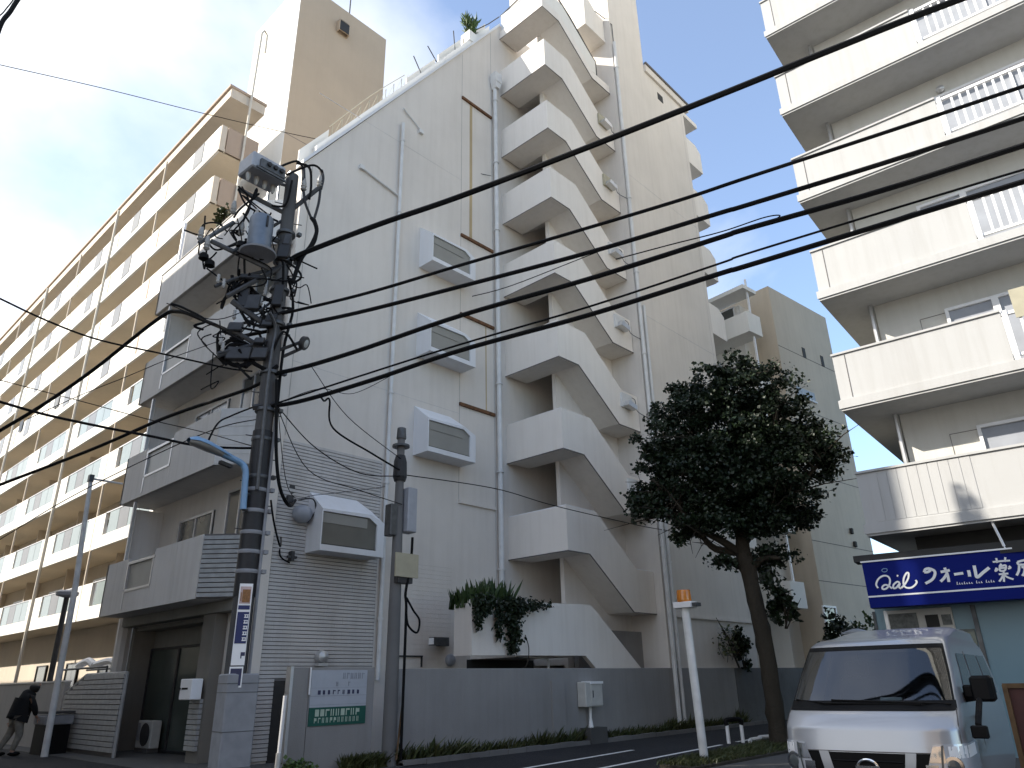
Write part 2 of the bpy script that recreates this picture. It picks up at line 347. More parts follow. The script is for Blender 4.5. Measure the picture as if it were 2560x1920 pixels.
# facing-tile courses on the lower gable, each course a row of tiles with open joints
part('grout',MB().box(8.56,G-.006,.05,11.57,G+.02,7.08),M['grout'],main)
zc=.06; row=0
while zc<7.05:
    mb=MB(); x=8.58; x1=8.95 if zc<1.62 else 11.55
    while x<x1-.02:
        w=.226; e=min(x+w,x1); 
        mb.box(x,G-.026-random.random()*.006,zc,e-.0005,G,zc+.068)
        x=e
    part('tile_course',mb,M['tile'],main)
    if zc<1.62: part('tile_course',MB().box(9.64,G-.030,zc,11.55,G,zc+.068),M['tile'],main)
    zc+=.085; row+=1
zc=1.2
while zc<4.6:
    part('tile_course',MB().box(11.95,G-.009,zc,14.15,G,zc+.108),M['gable'],main); zc+=.1135
part('corner_post',MB().box(8.33,G-.06,0,8.56,G+.02,15.2),M['gable'],main)
# boxed bay windows
def bay(x0,w_,z,gl):
    x1=x0+w_; yf=G-.65; n=5
    wall=[(x0,z),(x1,z),(x1,z+1.30),(x1-.45,z+1.5),(x0,z+1.5)]; out=[(x0,z),(x1,z),(x1,z+.84),(x1-.42,z+1.02),(x0,z+.98)]
    inn=[(x0+.03,z+.14),(x1-.22,z+.14),(x1-.22,z+.78),(x1-.47,z+.93),(x0+.03,z+.92)]
    w=part('window',MB().prism(inn,'y',yf+.05,yf+.09),M[gl],main)
    vs=[(p[0],G,p[1]) for p in wall]+[(p[0],yf,p[1]) for p in out]+[(p[0],yf,p[1]) for p in inn]+[(p[0],yf+.08,p[1]) for p in inn]
    fs=[(r*n+i,r*n+(i+1)%n,(r+1)*n+(i+1)%n,(r+1)*n+i) for r in range(3) for i in range(n)]
    part('frame',MB().add(vs,fs),M['trim'],w)
    part('upper_pane',MB().box(x0+.04,yf+.035,z+.66,x1-.5,yf+.048,z+.90),M['frost'],w)
    part('sash',MB().box(x0+.03,yf+.03,z+.14,x1-.22,yf+.048,z+.17),M['darksteel'],w)
bay(12.62,1.85,13.66,'frost'); bay(12.62,1.85,10.57,'frost'); bay(12.62,1.85,7.50,'frost'); bay(9.43,1.83,4.43,'frostdark')
# drain pipes
def pipe(pts,r,clips=()):
    p=part('drain_pipe',MB().tube(pts,r,10),M['pipe'],main,smooth=True)
    for c in clips: part('pipe_clip',MB().cyl((c[0],c[1],c[2]),(c[0],c[1],c[2]+.05),r*1.35,n=10).box(c[0]-.02,c[1],c[2],c[0]+.02,c[1]+.14,c[2]+.04),M['pipe'],p)
pipe([(11.68,G-.1,1.6),(11.68,G-.1,18.75)],.058,[(11.68,G-.1,z) for z in (3,6.5,9.1,12,15.2,18)])
pipe([(16.05,G-.13,3.4),(16.05,G-.13,23.6)],.085,[(16.05,G-.13,z) for z in (4.6,7.6,10.6,13.6,16.6,19.6,22.6)])
part('rain_hopper',MB().box(15.9,G-.32,23.5,16.25,G-.02,23.95).prism([(15.9,23.5),(16.25,23.5),(16.15,23.2),(15.97,23.2)],'y',G-.3,G-.03),M['pipe'],main)
pipe([(20.93,12.9,.2),(20.93,12.9,27.5)],.07,[(20.93,12.9,z) for z in (5.5,9,12.4,15.8,19.2,22.6,26)])
pipe([(21.22,12.9,.2),(21.22,12.9,5.6),(21.22,12.9,14.5)],.06,[(21.22,12.9,z) for z in (2,5)])
part('conduit',MB().tube([(12.52,G-.05,18.95),(11.75,G-.05,19.4),(11.68,G-.08,19.4)],.025,6).box(12.4,G-.1,18.85,12.56,G,19.0),M['pipe'],main)
part('conduit',MB().tube([(10.2,G-.05,16.15),(11.62,G-.06,15.86)],.035,6).box(10.15,G-.1,16.08,10.3,G,16.22),M['pipe'],main)
part('cornice',MB().box(21.3,12.93,3.32,26.8,13.0,3.40),M['gable'],main)
part('vent_opening',MB().box(24.45,12.985,26.75,24.9,13.02,27.15),M['dark'],main)
part('joint',MB().box(20.9,12.996,14.2,26.75,13.02,14.22),M['tile'],main)
part('joint',MB().box(20.9,12.996,20.6,26.75,13.02,20.62),M['tile'],main)
part('joint',MB().box(26.55,12.996,3.5,26.565,13.02,27.6),M['tile'],main)
# outside stair: a spine wall with a flight, two landings and a solid parapet per storey
part('spine_wall',MB().box(17.5,14.3,0,20.85,14.45,27.2),M['stair'],main)
for k in range(8):
    z=4.95+3.05*k; top=k==7; h=.42 if top else 1.32
    pts=[(16.5,z),(17.5,z),(19.57,z-1.55),(20.83,z-1.55),(20.83,z-1.55+h),(19.57+.24*h,z-1.55+h),(17.5+.34*h,z+h),(16.5,z+h)]
    f=part('stair_parapet',MB().prism(pts,'y',13.3,13.45),M['stair'],main)
    part('side_parapet',MB().box(16.5,13.45,z,16.65,G,z+h),M['stair'],main)
    part('landing',MB().box(16.65,13.45,z+.015,17.5,15.6,z+.18),M['stair'],main)
    part('flight',MB().prism([(17.5,z+.015),(19.57,z-1.535),(19.57,z-1.35),(17.5,z+.2)],'y',13.45,14.3),M['stair'],main)
    part('landing',MB().box(19.57,13.45,z-1.535,20.85,15.6,z-1.38),M['stair'],main)
    part('flight',MB().prism([(17.5,z-3.03),(19.57,z-1.55),(19.57,z-1.38),(17.5,z-2.86)],'y',14.45,15.6),M['stair'],main)
    part('drip_edge',MB().tube([(16.495,G,z),(16.495,13.295,z),(17.5,13.295,z),(19.57,13.295,z-1.55),(20.83,13.295,z-1.55)],.017,4),M['seam'],f)
    if not top: part('coping_strip',MB().tube([(16.56,G,z+h),(16.56,13.37,z+h),(17.5+.34*h,13.37,z+h),(19.57+.24*h,13.37,z-1.55+h),(20.83,13.37,z-1.55+h)],.035,4),M['trim'],f)
    if k in (1,2,3,4,5,6):
        lz=z-.65 if k<5 else z-.55
        l=part('wall_lamp',MB().box(19.75,13.22,lz-.22,20.35,13.3,lz+.3),M['pipe'] if k<5 else M['platebeige'],main)
        part('shade',MB().prism([(19.8,lz-.2),(20.3,lz-.28),(20.33,lz-.12),(19.9,lz+.0)],'y',13.0,13.22),M['alu'],l)
        part('conduit',MB().tube(curve([(20.3,13.25,lz+.25),(20.55,13.22,lz+.2),(20.6,13.2,lz-.2),(20.9,12.95,lz-.45)],4),.014,5),M['steel'],l)
# top flight railing and the last landing
z=26.3
part('railing_panel',MB().box(16.55,13.5,z+.45,16.59,14.5,z+1.35).box(16.55,14.52,z+.45,16.59,15.6,z+1.35),M['railglass'],main)
part('railing_panel',MB().prism([(16.6,z+.45),(17.6,z+.45),(19.5,z-1.0),(20.0,z-1.0),(20.0,z-.2),(19.75,z-.15),(17.9,z+1.25),(16.6,z+1.35)],'y',13.36,13.39),M['bwhite'],main)
part('handrail',MB().tube(curve([(16.57,15.65,z+1.38),(16.57,13.4,z+1.38),(17.9,13.37,z+1.3),(19.75,13.37,z-.1),(20.02,13.37,z-.3),(20.05,13.37,z-1.15)],4),.03,6),M['darksteel'],main)
part('landing',MB().box(19.4,13.3,27.72,20.85,14.4,27.86),M['stair'],main)
part('stair_parapet',MB().prism([(19.4,27.86),(20.83,27.86),(20.83,29.05),(20.3,29.05),(19.4,29.7)],'y',13.3,13.42),M['stair'],main)
part('handrail',MB().tube([(20.2,13.3,29.1),(20.85,13.25,29.15),(20.95,12.95,28.6),(20.95,12.95,27.6)],.02,5),M['darksteel'],main)
# ground-floor flight with planter
pl=part('ground_stair_parapet',MB().prism([(12.7,2.1),(17.05,2.13),(19.9,0),(20.83,0),(20.83,.97),(17.43,3.5),(12.7,3.38)],'y',13.3,13.45),M['stair'],main)
part('planter_soil',MB().box(12.75,13.45,2.5,16.5,13.85,3.15),M['soil'],main)
part('planter_end',MB().box(12.70,13.45,2.1,12.748,13.93,3.3),M['stair'],main)
part('planter_back',MB().box(12.72,13.85,2.4,16.5,13.93,3.3),M['stair'],main)
part('landing',MB().box(14.9,13.93,2.1,17.2,G,2.3),M['stair'],main)
part('basement_shade_panel',MB().box(14.75,G-.012,0,17.5,G+.05,2.09),M['dark'],main)  # flat dark panel; shade of the deep opening put into the colour
part('basement_wall',MB().box(17.55,13.95,0,20.85,14.1,2.9),M['fence'],main)
# meter, flood light and fittings on the lower gable
fl=part('flood_light',MB().box(13.2,G-.42,2.42,13.5,G-.2,2.62).box(13.5,G-.3,2.45,13.62,G-.1,2.6).box(13.62,G-.16,2.42,13.95,G,2.64),M['steel'],main)
part('lens',MB().box(13.18,G-.4,2.44,13.2,G-.22,2.6),M['signwhite'],fl)
part('round_meter',MB().lathe((14.1,G,2.07),[(.15,0),(.16,.06),(.12,.13),(.02,.15)],16,(0,-1,0)),M['boxgrey'],main,smooth=True)
part('meter_rail',MB().box(12.3,G-.04,2.14,13.15,G,2.18).box(13.1,G-.04,1.9,13.14,G,2.16),M['darksteel'],main)
vc=part('vent_cowl',MB().lathe((9.2,G,5.35),[(.20,0),(.22,.1),(.2,.28),(.12,.36),(.01,.38)],14,(0,-1,-.25)),M['boxgrey'],main,smooth=True)
part('bracket',MB().box(8.8,G-.12,5.55,8.95,G,5.72).tube(curve([(9.0,G-.25,5.6),(9.3,G-.4,5.65),(9.45,G-.3,5.4),(9.3,G-.25,5.1)],4),.018,5),M['darksteel'],main)
part('cable_hook',MB().box(9.0,G-.18,4.2,9.08,G,4.42).box(8.92,G-.16,4.26,9.16,G-.1,4.31),M['darksteel'],main)
part('black_patch',MB().prism([(8.86,6.02),(9.0,6.0),(9.03,5.84),(8.94,5.78),(8.86,5.88)],'y',G-.03,G),M['darksteel'],main)
al=part('alarm_lamp',MB().lathe((10.05,G,2.12),[(.13,0),(.15,.08),(.13,.2),(.02,.25)],14,(0,-1,0)).box(9.92,G-.2,1.92,10.18,G,1.98),M['alu'],main,smooth=True)
part('entrance_opening',MB().box(8.95,G-.02,0,9.62,G+.05,1.62),M['dark'],main)
# street facade with curved-corner balconies
XF=8.35
for k in range(4):
    zb=3.35+3.08*k
    b=part('balcony',MB().prism([(XF,15.9),(7.46,16.68),(7.46,22.4),(XF,22.4)],'z',zb,zb+.16),M['balcony'],main)
    if k: rows=[(7.4,15.75+.9,7.4,19.0)]
    h=1.43; t=.09; hi=h
    # front panels: solid, a glazed bay, solid
    def fp(y0,y1,za,zz): part('panel',MB().box(7.4,y0,za,7.4+t,y1-.012,zz),M['balcony'],b)
    if k<3:
        fp(16.65,18.0,zb,zb+hi); fp(18.0,19.3,zb,zb+hi); fp(19.3,20.95,zb,zb+.55); fp(20.95,22.45,zb,zb+hi-.05)
        part('pane',MB().box(7.43,19.34,zb+.58,7.46,20.9,zb+1.22),M['frost'],b)
        part('pane_frame',MB().box(7.385,19.25,zb+1.22,7.5,20.99,zb+1.29).box(7.385,20.9,zb+.1,7.5,20.97,zb+1.22).box(7.39,19.3,zb+.55,7.5,19.36,zb+1.22).box(7.385,19.3,zb+.52,7.5,20.95,zb+.58),M['alu'],b)
    else:
        for y0,y1 in ((16.65,18.5),(18.5,20.4),(20.4,22.45)): fp(y0,y1,zb,zb+hi)
        part('cap_rail',MB().box(7.38,16.6,zb+hi,7.5,22.46,zb+hi+.05),M['darksteel'],b)
    # chamfered end panel, boards on the first floor
    p0=Vector((7.4,16.64,0)); p1=Vector((8.26,15.72,0)); d=(p1-p0); L=d.length; d.normalize(); nn=Vector((-d.y,d.x,0)); 
    if nn.x>0: nn=-nn
    def ob(s0,s1,za,zz,o0,o1):
        c=p0+d*(s0+s1)/2*1+nn*((o0+o1)/2); c.z=(za+zz)/2
        return c,d*((s1-s0)/2),nn*((o1-o0)/2),Vector((0,0,(zz-za)/2))
    part('end_panel',MB().obox(*ob(0,L,zb,zb+h,-.09,-.02)),M['seam'] if k==0 else M['balcony'],b)
    if k==0:
        for i in range(13): part('slat',MB().obox(*ob(.02,L,zb+.03+i*.106,zb+.03+i*.106+.082,-.02,.025)),M['slat'],b)
    elif k==1:
        for i in range(6): part('slat',MB().obox(*ob(.02,L,zb+.02+i*.235,zb+.02+i*.235+.222,-.02,-.008)),M['balcony'],b)
    part('end_panel',MB().box(7.4,22.36,zb,XF,22.45,zb+h-.05),M['balcony'],b)
    # openings behind
    for y0,y1,z0,z1 in ((16.3,17.6,1.5,2.75),(18.3,20.3,.2,2.4)):
        w=part('window',MB().box(XF-.03,y0,zb+z0,XF+.02,y1,zb+z1),M['winglass'],main)
        part('frame',MB().frame(y0,y1,zb+z0,zb+z1,.06,'x',XF-.06,XF+.01).box(XF-.055,(y0+y1)/2-.025,zb+z0,XF,(y0+y1)/2+.025,zb+z1),M['alu'],w)
    part('divider',MB().box(7.6,21.6,zb+.16,XF,21.7,zb+2.85),M['balcony'],main)
    part('post',MB().box(7.42,21.35,zb+1.2,7.50,21.42,zb+3.0),M['alu'],main)
# ground floor: garage with sliding glass doors
part('beam',MB().box(8.02,16.0,3.1,8.349,22.4,3.34),M['garage'],main)
for y0,y1 in ((17.7,18.9),(18.9,20.4),(20.4,22.2)):
    w=part('door',MB().box(8.86,y0+.03,.08,8.90,y1-.03,2.5),M['shopglass'],main)
    part('frame',MB().frame(y0,y1,.03,2.55,.06,'x',8.83,8.93),M['darksteel'],w)
part('fluted_pillar',MB().lathe((8.2,22.6,0),[(.2,0),(.2,3.34)],10),M['balcony'],main)
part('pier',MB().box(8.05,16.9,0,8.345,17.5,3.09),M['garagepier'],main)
for i in range(10): part('board',MB().box(7.98,16.98,.25+i*.105,8.05,17.5,.25+i*.105+.088),M['slat'],main)
# sloping roof terrace edge: low parapets, netting and plants behind the coping
def slope_z(x): return 15.25+(x-8.35)*1.4540
part('terrace_edge',MB().prism([(8.9,slope_z(8.9)+.1),(16.3,slope_z(16.3)+.1),(16.3,slope_z(16.3)+.42),(8.9,slope_z(8.9)+.42)],'y',16.05,16.2),M['bwhite'],main)
for x0,x1,hh in ((8.5,9.4,.75),(12.3,13.6,.7),(13.75,14.9,.8),(15.1,16.3,.75)):
    part('terrace_panel',MB().prism([(x0,slope_z(x0)+.15),(x1,slope_z(x1)+.15),(x1,slope_z(x1)+hh),(x0,slope_z(x0)+hh)],'y',16.3,16.36),M['bwhite'],main)
mb=MB()
for i in range(9):
    x=9.5+i*.32; mb.tube([(x,16.3,slope_z(x)+.1),(x+.02,16.3,slope_z(x)+.85)],.014,4)
    mb.tube([(x,16.3,slope_z(x)+.25),(x+.32,16.3,slope_z(x+.32)+.8)],.008,3)
mb.tube(curve([(9.4,16.3,slope_z(9.4)+.85),(10.8,16.3,slope_z(10.8)+1.0),(12.2,16.3,slope_z(12.2)+.9)],5),.014,4)
part('terrace_netting',mb,M['platebeige'],main)
mb=MB()
for x,dx,dz in ((12.95,-.35,.55),(13.7,-.45,.45),(14.6,-.05,.95)): mb.tube([(x,16.3,slope_z(x)+.4),(x+dx,16.35,slope_z(x)+.5+dz)],.022,5)
part('roof_stake',mb,M['darksteel'],main)
part('roof_rail',MB().tube([(15.2,16.3,slope_z(15.2)+.85),(16.5,16.3,slope_z(16.5)+.6),(16.5,15.65,slope_z(16.5)+.5)],.022,5),M['darksteel'],main)
# balconies on the far side of the block
for k in range(7):
    zb=24.5-3.05*k
    b=part('balcony',MB().box(26.8,13.16,zb,28.1,22,zb+.16),M['stair'],main)
    part('side_panel',MB().prism([(26.8,zb),(28.15,zb),(28.15,zb+1.2),(27.7,zb+1.5),(26.8,zb+1.5)],'y',13.03,13.16),M['stair'],b)
    part('front_panel',MB().box(28.1,13.16,zb,28.2,22,zb+1.2),M['stair'],b)
part('canopy',MB().box(26.8,13.03,27.35,28.2,22,27.6),M['stair'],main)

# ---------------------------------------------------------------- long beige apartment block with its tower
XB=10.55; YB=27.8; BAY=6.4
beige=thing('apartment_building','long beige apartment block with white balcony fronts and a tall blank tower','building',(XB,YB,0))
part('wall',MB().box(12.3,32.95,0,22,80,27.45),M['beige'],beige)
part('roof',MB().box(XB+.15,YB,27.46,12.45,32.95,28.0).box(XB+.15,32.95,27.46,22,80,28.0),M['beige'],beige)
part('roof_fascia',MB().box(XB+.05,YB-.05,28.0,12.5,80,28.14),M['brownpanel'],beige)
part('tower',MB().box(13.6,YB,0,19.3,32.9,37.75),M['tower'],beige)
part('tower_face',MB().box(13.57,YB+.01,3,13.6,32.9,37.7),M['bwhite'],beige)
part('tower_joint',MB().box(13.6,YB-.004,27.1,19.3,YB+.01,27.13),M['seam'],beige)
v=part('vent_hood',MB().prism([(15.95,35.75),(16.55,35.75),(16.55,36.5),(15.95,36.5)],'y',YB-.28,YB-.22).box(15.9,YB-.28,36.45,16.6,YB,36.52).box(15.9,YB-.28,35.72,15.96,YB,36.45).box(16.54,YB-.28,35.72,16.6,YB,36.45),M['tower'],beige)
part('opening',MB().box(15.96,YB-.3,35.76,16.54,YB-.27,36.42),M['dark'],v)
part('rooftop_mast',MB().tube([(17.0,28.4,37.7),(17.0,28.4,41)],.04,5),M['darksteel'],beige)
tp0=hY(508,435,YB-.15); tp1=hY(566,72,YB-.15)
part('end_pipe',MB().tube([(tp0.x-.05,YB-.15,4)]+[tuple(tp0),tuple(tp1)]+[(tp1.x+.12,YB-.12,tp1.z+.3),(tp1.x+.3,YB-.1,tp1.z+.15),(tp1.x+.32,YB-.1,tp1.z-1.0)],.055,7),M['cream'],beige,smooth=True)
for k in range(8):
    zb=4.15+2.87*k
    part('balcony_slab',MB().box(XB+.02,YB,zb-.0,12.3,80,zb+.2),M['soffit'],beige)
    part('end_panel',MB().box(XB+.3,YB-.06,zb,12.35,YB+.06,zb+1.42),M['brownpanel'],beige)
    part('end_post',MB().box(XB-.01,YB-.05,zb,XB+.24,YB+.08,zb+1.40),M['beige'],beige)
    for j in range(8):
        y0=YB+.35+BAY*j+(0 if j else -.25); y1=YB+.35+BAY*(j+1)-.12
        if k>=4:
            pf=part('parapet',MB().box(XB-.02,y0,zb-.02,XB+.1,y1,zb+1.42),M['bwhite'],beige)
            ys=y0+ (1.6 if j%2==0 else 2.4)
            part('pane',MB().box(XB-.045,ys,zb+.3,XB+.0,ys+1.0,zb+1.38),M['greypane'],pf)
            part('slot',MB().box(XB-.035,y1-1.0,zb+.25,XB+.0,y1-.82,zb+1.36),M['brownpanel'],pf)
            part('joint',MB().box(XB-.024,ys-.9,zb,XB+.0,ys-.888,zb+1.42),M['seam'],pf)
        else:
            pf=part('parapet',MB().box(XB-.02,y0,zb-.02,XB+.1,y1,zb+.48),M['bwhite'],beige)
            part('end_pier',MB().box(XB-.02,y0,zb+.48,XB+.1,y0+.75,zb+1.42),M['bwhite'],pf); part('end_pier',MB().box(XB-.02,y1-1.1,zb+.48,XB+.1,y1,zb+1.42),M['bwhite'],pf)
            for q in range(4):
                a=y0+.85+q*1.06
                part('pane',MB().box(XB+.02,a,zb+.5,XB+.05,a+1.02,zb+1.4),M['greypane'] if q==2 else M['bpane'],pf)
            part('rail',MB().box(XB-.0,y0+.7,zb+1.4,XB+.08,y1-1.05,zb+1.45),M['alu'],pf)
for j in range(8):
    y=YB+.3+BAY*(j+1)
    part('divider' if j%2==0 else 'drain_pipe',MB().tube([(XB-.06,y,.3),(XB-.06,y,27.5)],.075,6) if j%2 else MB().box(XB-.01,y-.04,4.2,XB+.06,y+.04,27.4),M['cream'] if j%2 else M['beige'],beige)
    part('party_wall',MB().box(XB+1.1,y-.05,4.2,12.3,y+.05,27.45),M['beige'],beige)
bw=[]
for k in range(8):
    for j in range(8):
        zb=4.15+2.87*k; y=YB+1.3+BAY*j
        if not bw:
            w=part('window',MB().box(12.26,y,zb+.2,12.31,y+3.2,zb+2.2),M['winglass'],beige); f=part('frame',MB().frame(y,y+3.2,zb+.2,zb+2.2,.07,'x',12.22,12.3).box(12.23,y+1.57,zb+.2,12.29,y+1.63,zb+2.2),M['alu'],w); bw=[w,f,y,zb]
        else:
            w=dup(bw[0],beige,(0,y-bw[2],zb-bw[3])); dup(bw[1],w,(0,0,0))
for y in (30.2,34.5,38.6,43):
    w=part('window',MB().box(12.24,y,1.3,12.31,y+1.5,2.7),M['winglass'],beige); part('frame',MB().frame(y,y+1.5,1.3,2.7,.06,'x',12.2,12.3),M['darksteel'],w)

for nm,lab,px,w_,h_,mt in (('laundry','dark cloth hung over a white balcony front of the long block, lower left',(52,905),.7,.75,'seat'),('laundry','grey cloth hung on the white balcony front below the beaded wire',(130,852),.8,.7,'greypane')):
    p=hX(px[0],px[1],10.47); mb=MB(); mb.add([(10.47+.02*math.sin(i*1.9),p.y+w_*i/6,p.z-h_*j/3*(1+.08*math.sin(i*2.1))) for j in range(4) for i in range(7)],[(j*7+i,j*7+i+1,j*7+i+8,j*7+i+7) for j in range(3) for i in range(6)]); single(nm,mb,M[mt],lab,'laundry',(10.47,p.y,p.z),'laundry on the long block')
# ---------------------------------------------------------------- right-hand building with white balconies, pharmacy on the ground floor
RZ=math.radians(4.3)
rb=thing('apartment_building','white balconied apartment building above the pharmacy with railings and slab bands','building',(16.8,5.26,0),rz=RZ,local=True)
part('wall',MB().box(1.2,-16,3.4,17,-.95,40),M['rgrey'],rb)
part('ground_floor_wall',MB().box(.9,-16,0,17,.27,3.4),M['rgrey'],rb)
part('corner_pipe',MB().tube([(1.1,-.88,3),(1.1,-.88,34)],.05,6),M['alu'],rb)
for k in range(8):
    zb=4.25+2.88*k
    s=part('balcony_slab',MB().box(0,-16,zb,17,0,zb+.27),M['rwhite'],rb)
    part('slab_lip',MB().box(-.035,-16,zb+.05,0,.03,zb+.25),M['rwhite'],s)
    ps=-16 if k==0 else -3.45
    f=part('balcony_front',MB().box(.02,ps,zb+.27,.15,-.02,zb+1.38),M['rwhite'],rb)
    part('balcony_side',MB().box(.15,-.15,zb+.27,16,-.02,zb+1.38),M['rwhite'],rb)
    part('cap',MB().box(-.02,ps,zb+1.38,.19,.0,zb+1.43),M['rwhite'],f)
    if k==0:
        for i in range(10): part('rib',MB().box(.012,-.25-i*.2-.185,zb+.29,.03,-.25-i*.2,zb+1.36),M['rwhite'],f)
    else:
        part('corner_joint',MB().box(.012,-.3,zb+.29,.02,-.285,zb+1.36),M['seam'],f)
        r=part('railing',MB().box(.04,-16,zb+1.30,.12,ps,zb+1.37).box(.05,-16,zb+.36,.11,ps,zb+.42),M['white'],rb)
        part('post',MB().box(.02,ps-.12,zb+.27,.16,ps-.02,zb+1.4),M['white'],r)
        if k<7:
            for i in range(14): part('baluster',MB().box(.06,ps-.3-i*.17-.05,zb+.42,.10,ps-.3-i*.17,zb+1.30),M['white'],r)
            mb=MB()
            for i in range(14,60): mb.box(.06,ps-.3-i*.17-.05,zb+.42,.10,ps-.3-i*.17,zb+1.30)
            o=part('baluster',mb,M['white'],r,kind='stuff')
    # sliding windows behind
    w=part('window',MB().box(1.16,-3.35,zb+.5,1.21,-2.45,zb+2.22),M['curtain'],rb); part('frame',MB().frame(-3.4,-2.4,zb+.45,zb+2.26,.07,'x',1.1,1.2),M['white'],w)
    w=part('window',MB().box(1.16,-6.6,zb+.3,1.21,-3.45,zb+2.22),M['curtain'],rb); part('frame',MB().frame(-6.65,-3.4,zb+.3,zb+2.26,.07,'x',1.1,1.2).box(1.12,-5.06,zb+.3,1.19,-5.0,zb+2.2),M['white'],w)
    part('panel_joint',MB().box(1.19,-1.86,zb+.4,1.2,-1.85,zb+2.2).box(1.19,-2.4,zb+2.19,1.2,-1.85,zb+2.2),M['seam'],rb)
part('vent_cap',MB().lathe((1.2,-3.6,15.35),[(.09,0),(.1,.1),(.02,.16)],10,(-1,0,-.4)),M['alu'],rb,smooth=True)
part('parking_sheet',MB().box(.03,-5.2,8.3,.05,-3.7,8.95),M['platebeige'],rb)
part('roof',MB().box(-.2,-16,27.4,9,.2,27.8),M['rwhite'],rb)
# shop front
sf=part('shop_front',MB().box(.55,-16,0,.9,.28,3.4),M['paleblue'],rb)
part('corner_frame',MB().box(.5,.03,0,.56,.10,2.75),M['alu'],sf); part('corner_frame',MB().box(.5,-1.6,0,.58,-1.52,2.75),M['steel'],sf); part('corner_frame',MB().box(.52,.28,0,.9,.33,2.75),M['steel'],sf)
part('window_band',MB().box(.49,-1.18,2.31,.56,.03,2.74),M['rgrey'],sf); part('lower_glass',MB().box(.5,-1.5,.3,.55,.02,2.30),M['shopglass'],sf)
for y0,y1,z0,z1,mt in ((-.53,.01,2.33,2.67,'posterphoto'),(-.92,-.68,2.37,2.61,'dark'),(-1.15,-.98,2.40,2.6,'posterphoto')):
    part('poster',MB().box(.47,y0,z0,.49,y1,z1),M[mt],sf)
part('dark_canopy',MB().box(.0,-16,3.62,1.2,.15,3.75),M['dark'],rb)
part('soffit_wall',MB().box(.88,-16,3.4,.9,-.75,4.25),M['dark'],rb)

# ---------------------------------------------------------------- pharmacy sign
sA=hX(1860,1211,16.55); az=Vector((.17,-.985,0)).normalized(); sN=Vector((-az.y*-1,az.x*-1,0)); sN=Vector((az.y,-az.x,0))
SB=(16.55,sA.y)
def sg(vx,vy,off=.0):
    p=hv(vx,vy,SB,(az.x,az.y)); return p+sN*off
def r3(a,b): return (2100+a/4.609)*.864,(1340+b/4.609)*.864
z1=sg(*r3(240,312)).z; z0=sg(*r3(355,830)).z
sign=thing('pharmacy_sign','long blue shop sign with white brush lettering above the van','sign',(16.55,sA.y,z0))
c0=Vector((16.55,sA.y+.0,0)); L=9.5
def sbox(s0,s1,za,zz,o0,o1):
    c=c0+az*(s0+s1)/2+sN*(o0+o1)/2; c.z=(za+zz)/2; return (c,az*((s1-s0)/2),sN*((o1-o0)/2),Vector((0,0,(zz-za)/2)))
part('board',MB().obox(*sbox(0,L,z0,z1,-.35,0)),M['signblue'],sign)
part('top_trim',MB().obox(*sbox(-.02,L,z1,z1+.03,-.36,.02)),M['signwhite'],sign)
part('canopy_edge',MB().obox(*sbox(-.15,L,z1+.03,z1+.16,-.5,-.02)),M['dark'],sign)
zl=sg(*r3(305,706)).z
part('stripe',MB().obox(*sbox(0,L,zl-.012,zl+.02,0,.006)),M['signwhite'],sign)
part('hanger',MB().tube([c0+az*2.6+Vector((0,0,z1)),c0+az*2.45+Vector((0.1,0,4.4))],.025,5),M['signwhite'],sign)
def stroke(mb,pts,w,sub=6,px=r3):
    P=[sg(*px(a,b),.010) for a,b in pts]; 
    if len(P)>2: P=curve(P,sub)
    for i in range(len(P)-1):
        d=(P[i+1]-P[i]); 
        if d.length<1e-6: continue
    L_=[];R_=[]
    for i,p in enumerate(P):
        d=(P[min(i+1,len(P)-1)]-P[max(i-1,0)]).normalized(); n=d.cross(sN)*w/2
        L_.append(p+n); R_.append(p-n)
    o=len(mb.v); mb.add(L_+R_,[(i,i+1,len(P)+i+1,len(P)+i) for i in range(len(P)-1)])
U=.0042
def glyph(name,strokes,w):
    mb=MB()
    for s in strokes: stroke(mb,s,w)
    part(name,mb,M['signwhite'],sign)
glyph('letter',[[(440,600),(418,560),(440,500),(490,462),(545,462),(575,500),(570,560),(535,605),(495,612),(488,590),(515,565),(555,570),(600,605)]],.035)
glyph('letter',[[(690,540),(660,528),(620,560),(615,600),(650,595),(690,545),(680,590),(705,605)],[(655,455),(672,462)]],.035)
glyph('letter',[[(705,600),(745,560),(785,490),(790,430),(765,430),(735,490),(735,560),(765,595),(820,595),(865,565),(885,530),(870,508)]],.035)
glyph('letter',[[(970,420),(985,385),(1030,375),(1040,395),(1010,415),(970,418)],[(1040,378),(1085,400),(1095,440),(1065,500),(985,548)]],.05)
glyph('letter',[[(1160,415),(1265,395)],[(1205,365),(1240,450),(1255,530)],[(1230,440),(1195,490),(1160,525)]],.05)
glyph('letter',[[(1315,443),(1420,428)]],.05)
glyph('letter',[[(1480,395),(1490,435),(1495,468)],[(1545,340),(1560,410),(1580,475),(1650,420),(1720,365)]],.055)
glyph('letter',[[(1760,300),(1860,290),(1960,283)],[(1800,255),(1812,310)],[(1905,245),(1900,300)],[(1860,320),(1840,350),(1870,345),(1910,340),(1900,395),(1845,400),(1842,350)],[(1845,372),(1905,366)],[(1790,370),(1815,385),(1790,405),(1800,380)],[(1945,345),(1965,365),(1935,378)],[(1830,442),(1940,432)],[(1885,402),(1888,470),(1890,528)],[(1885,440),(1860,490),(1835,525)],[(1890,445),(1930,475),(2000,500)]],.034)
glyph('letter',[[(2045,300),(2120,280),(2190,275),(2190,330)],[(2045,300),(2065,330),(2190,325)],[(2065,330),(2060,400),(2035,455)],[(2090,360),(2200,350)],[(2110,380),(2190,375),(2185,450),(2160,455)],[(2130,375),(2120,430),(2100,460)]],.04)
mb=MB()
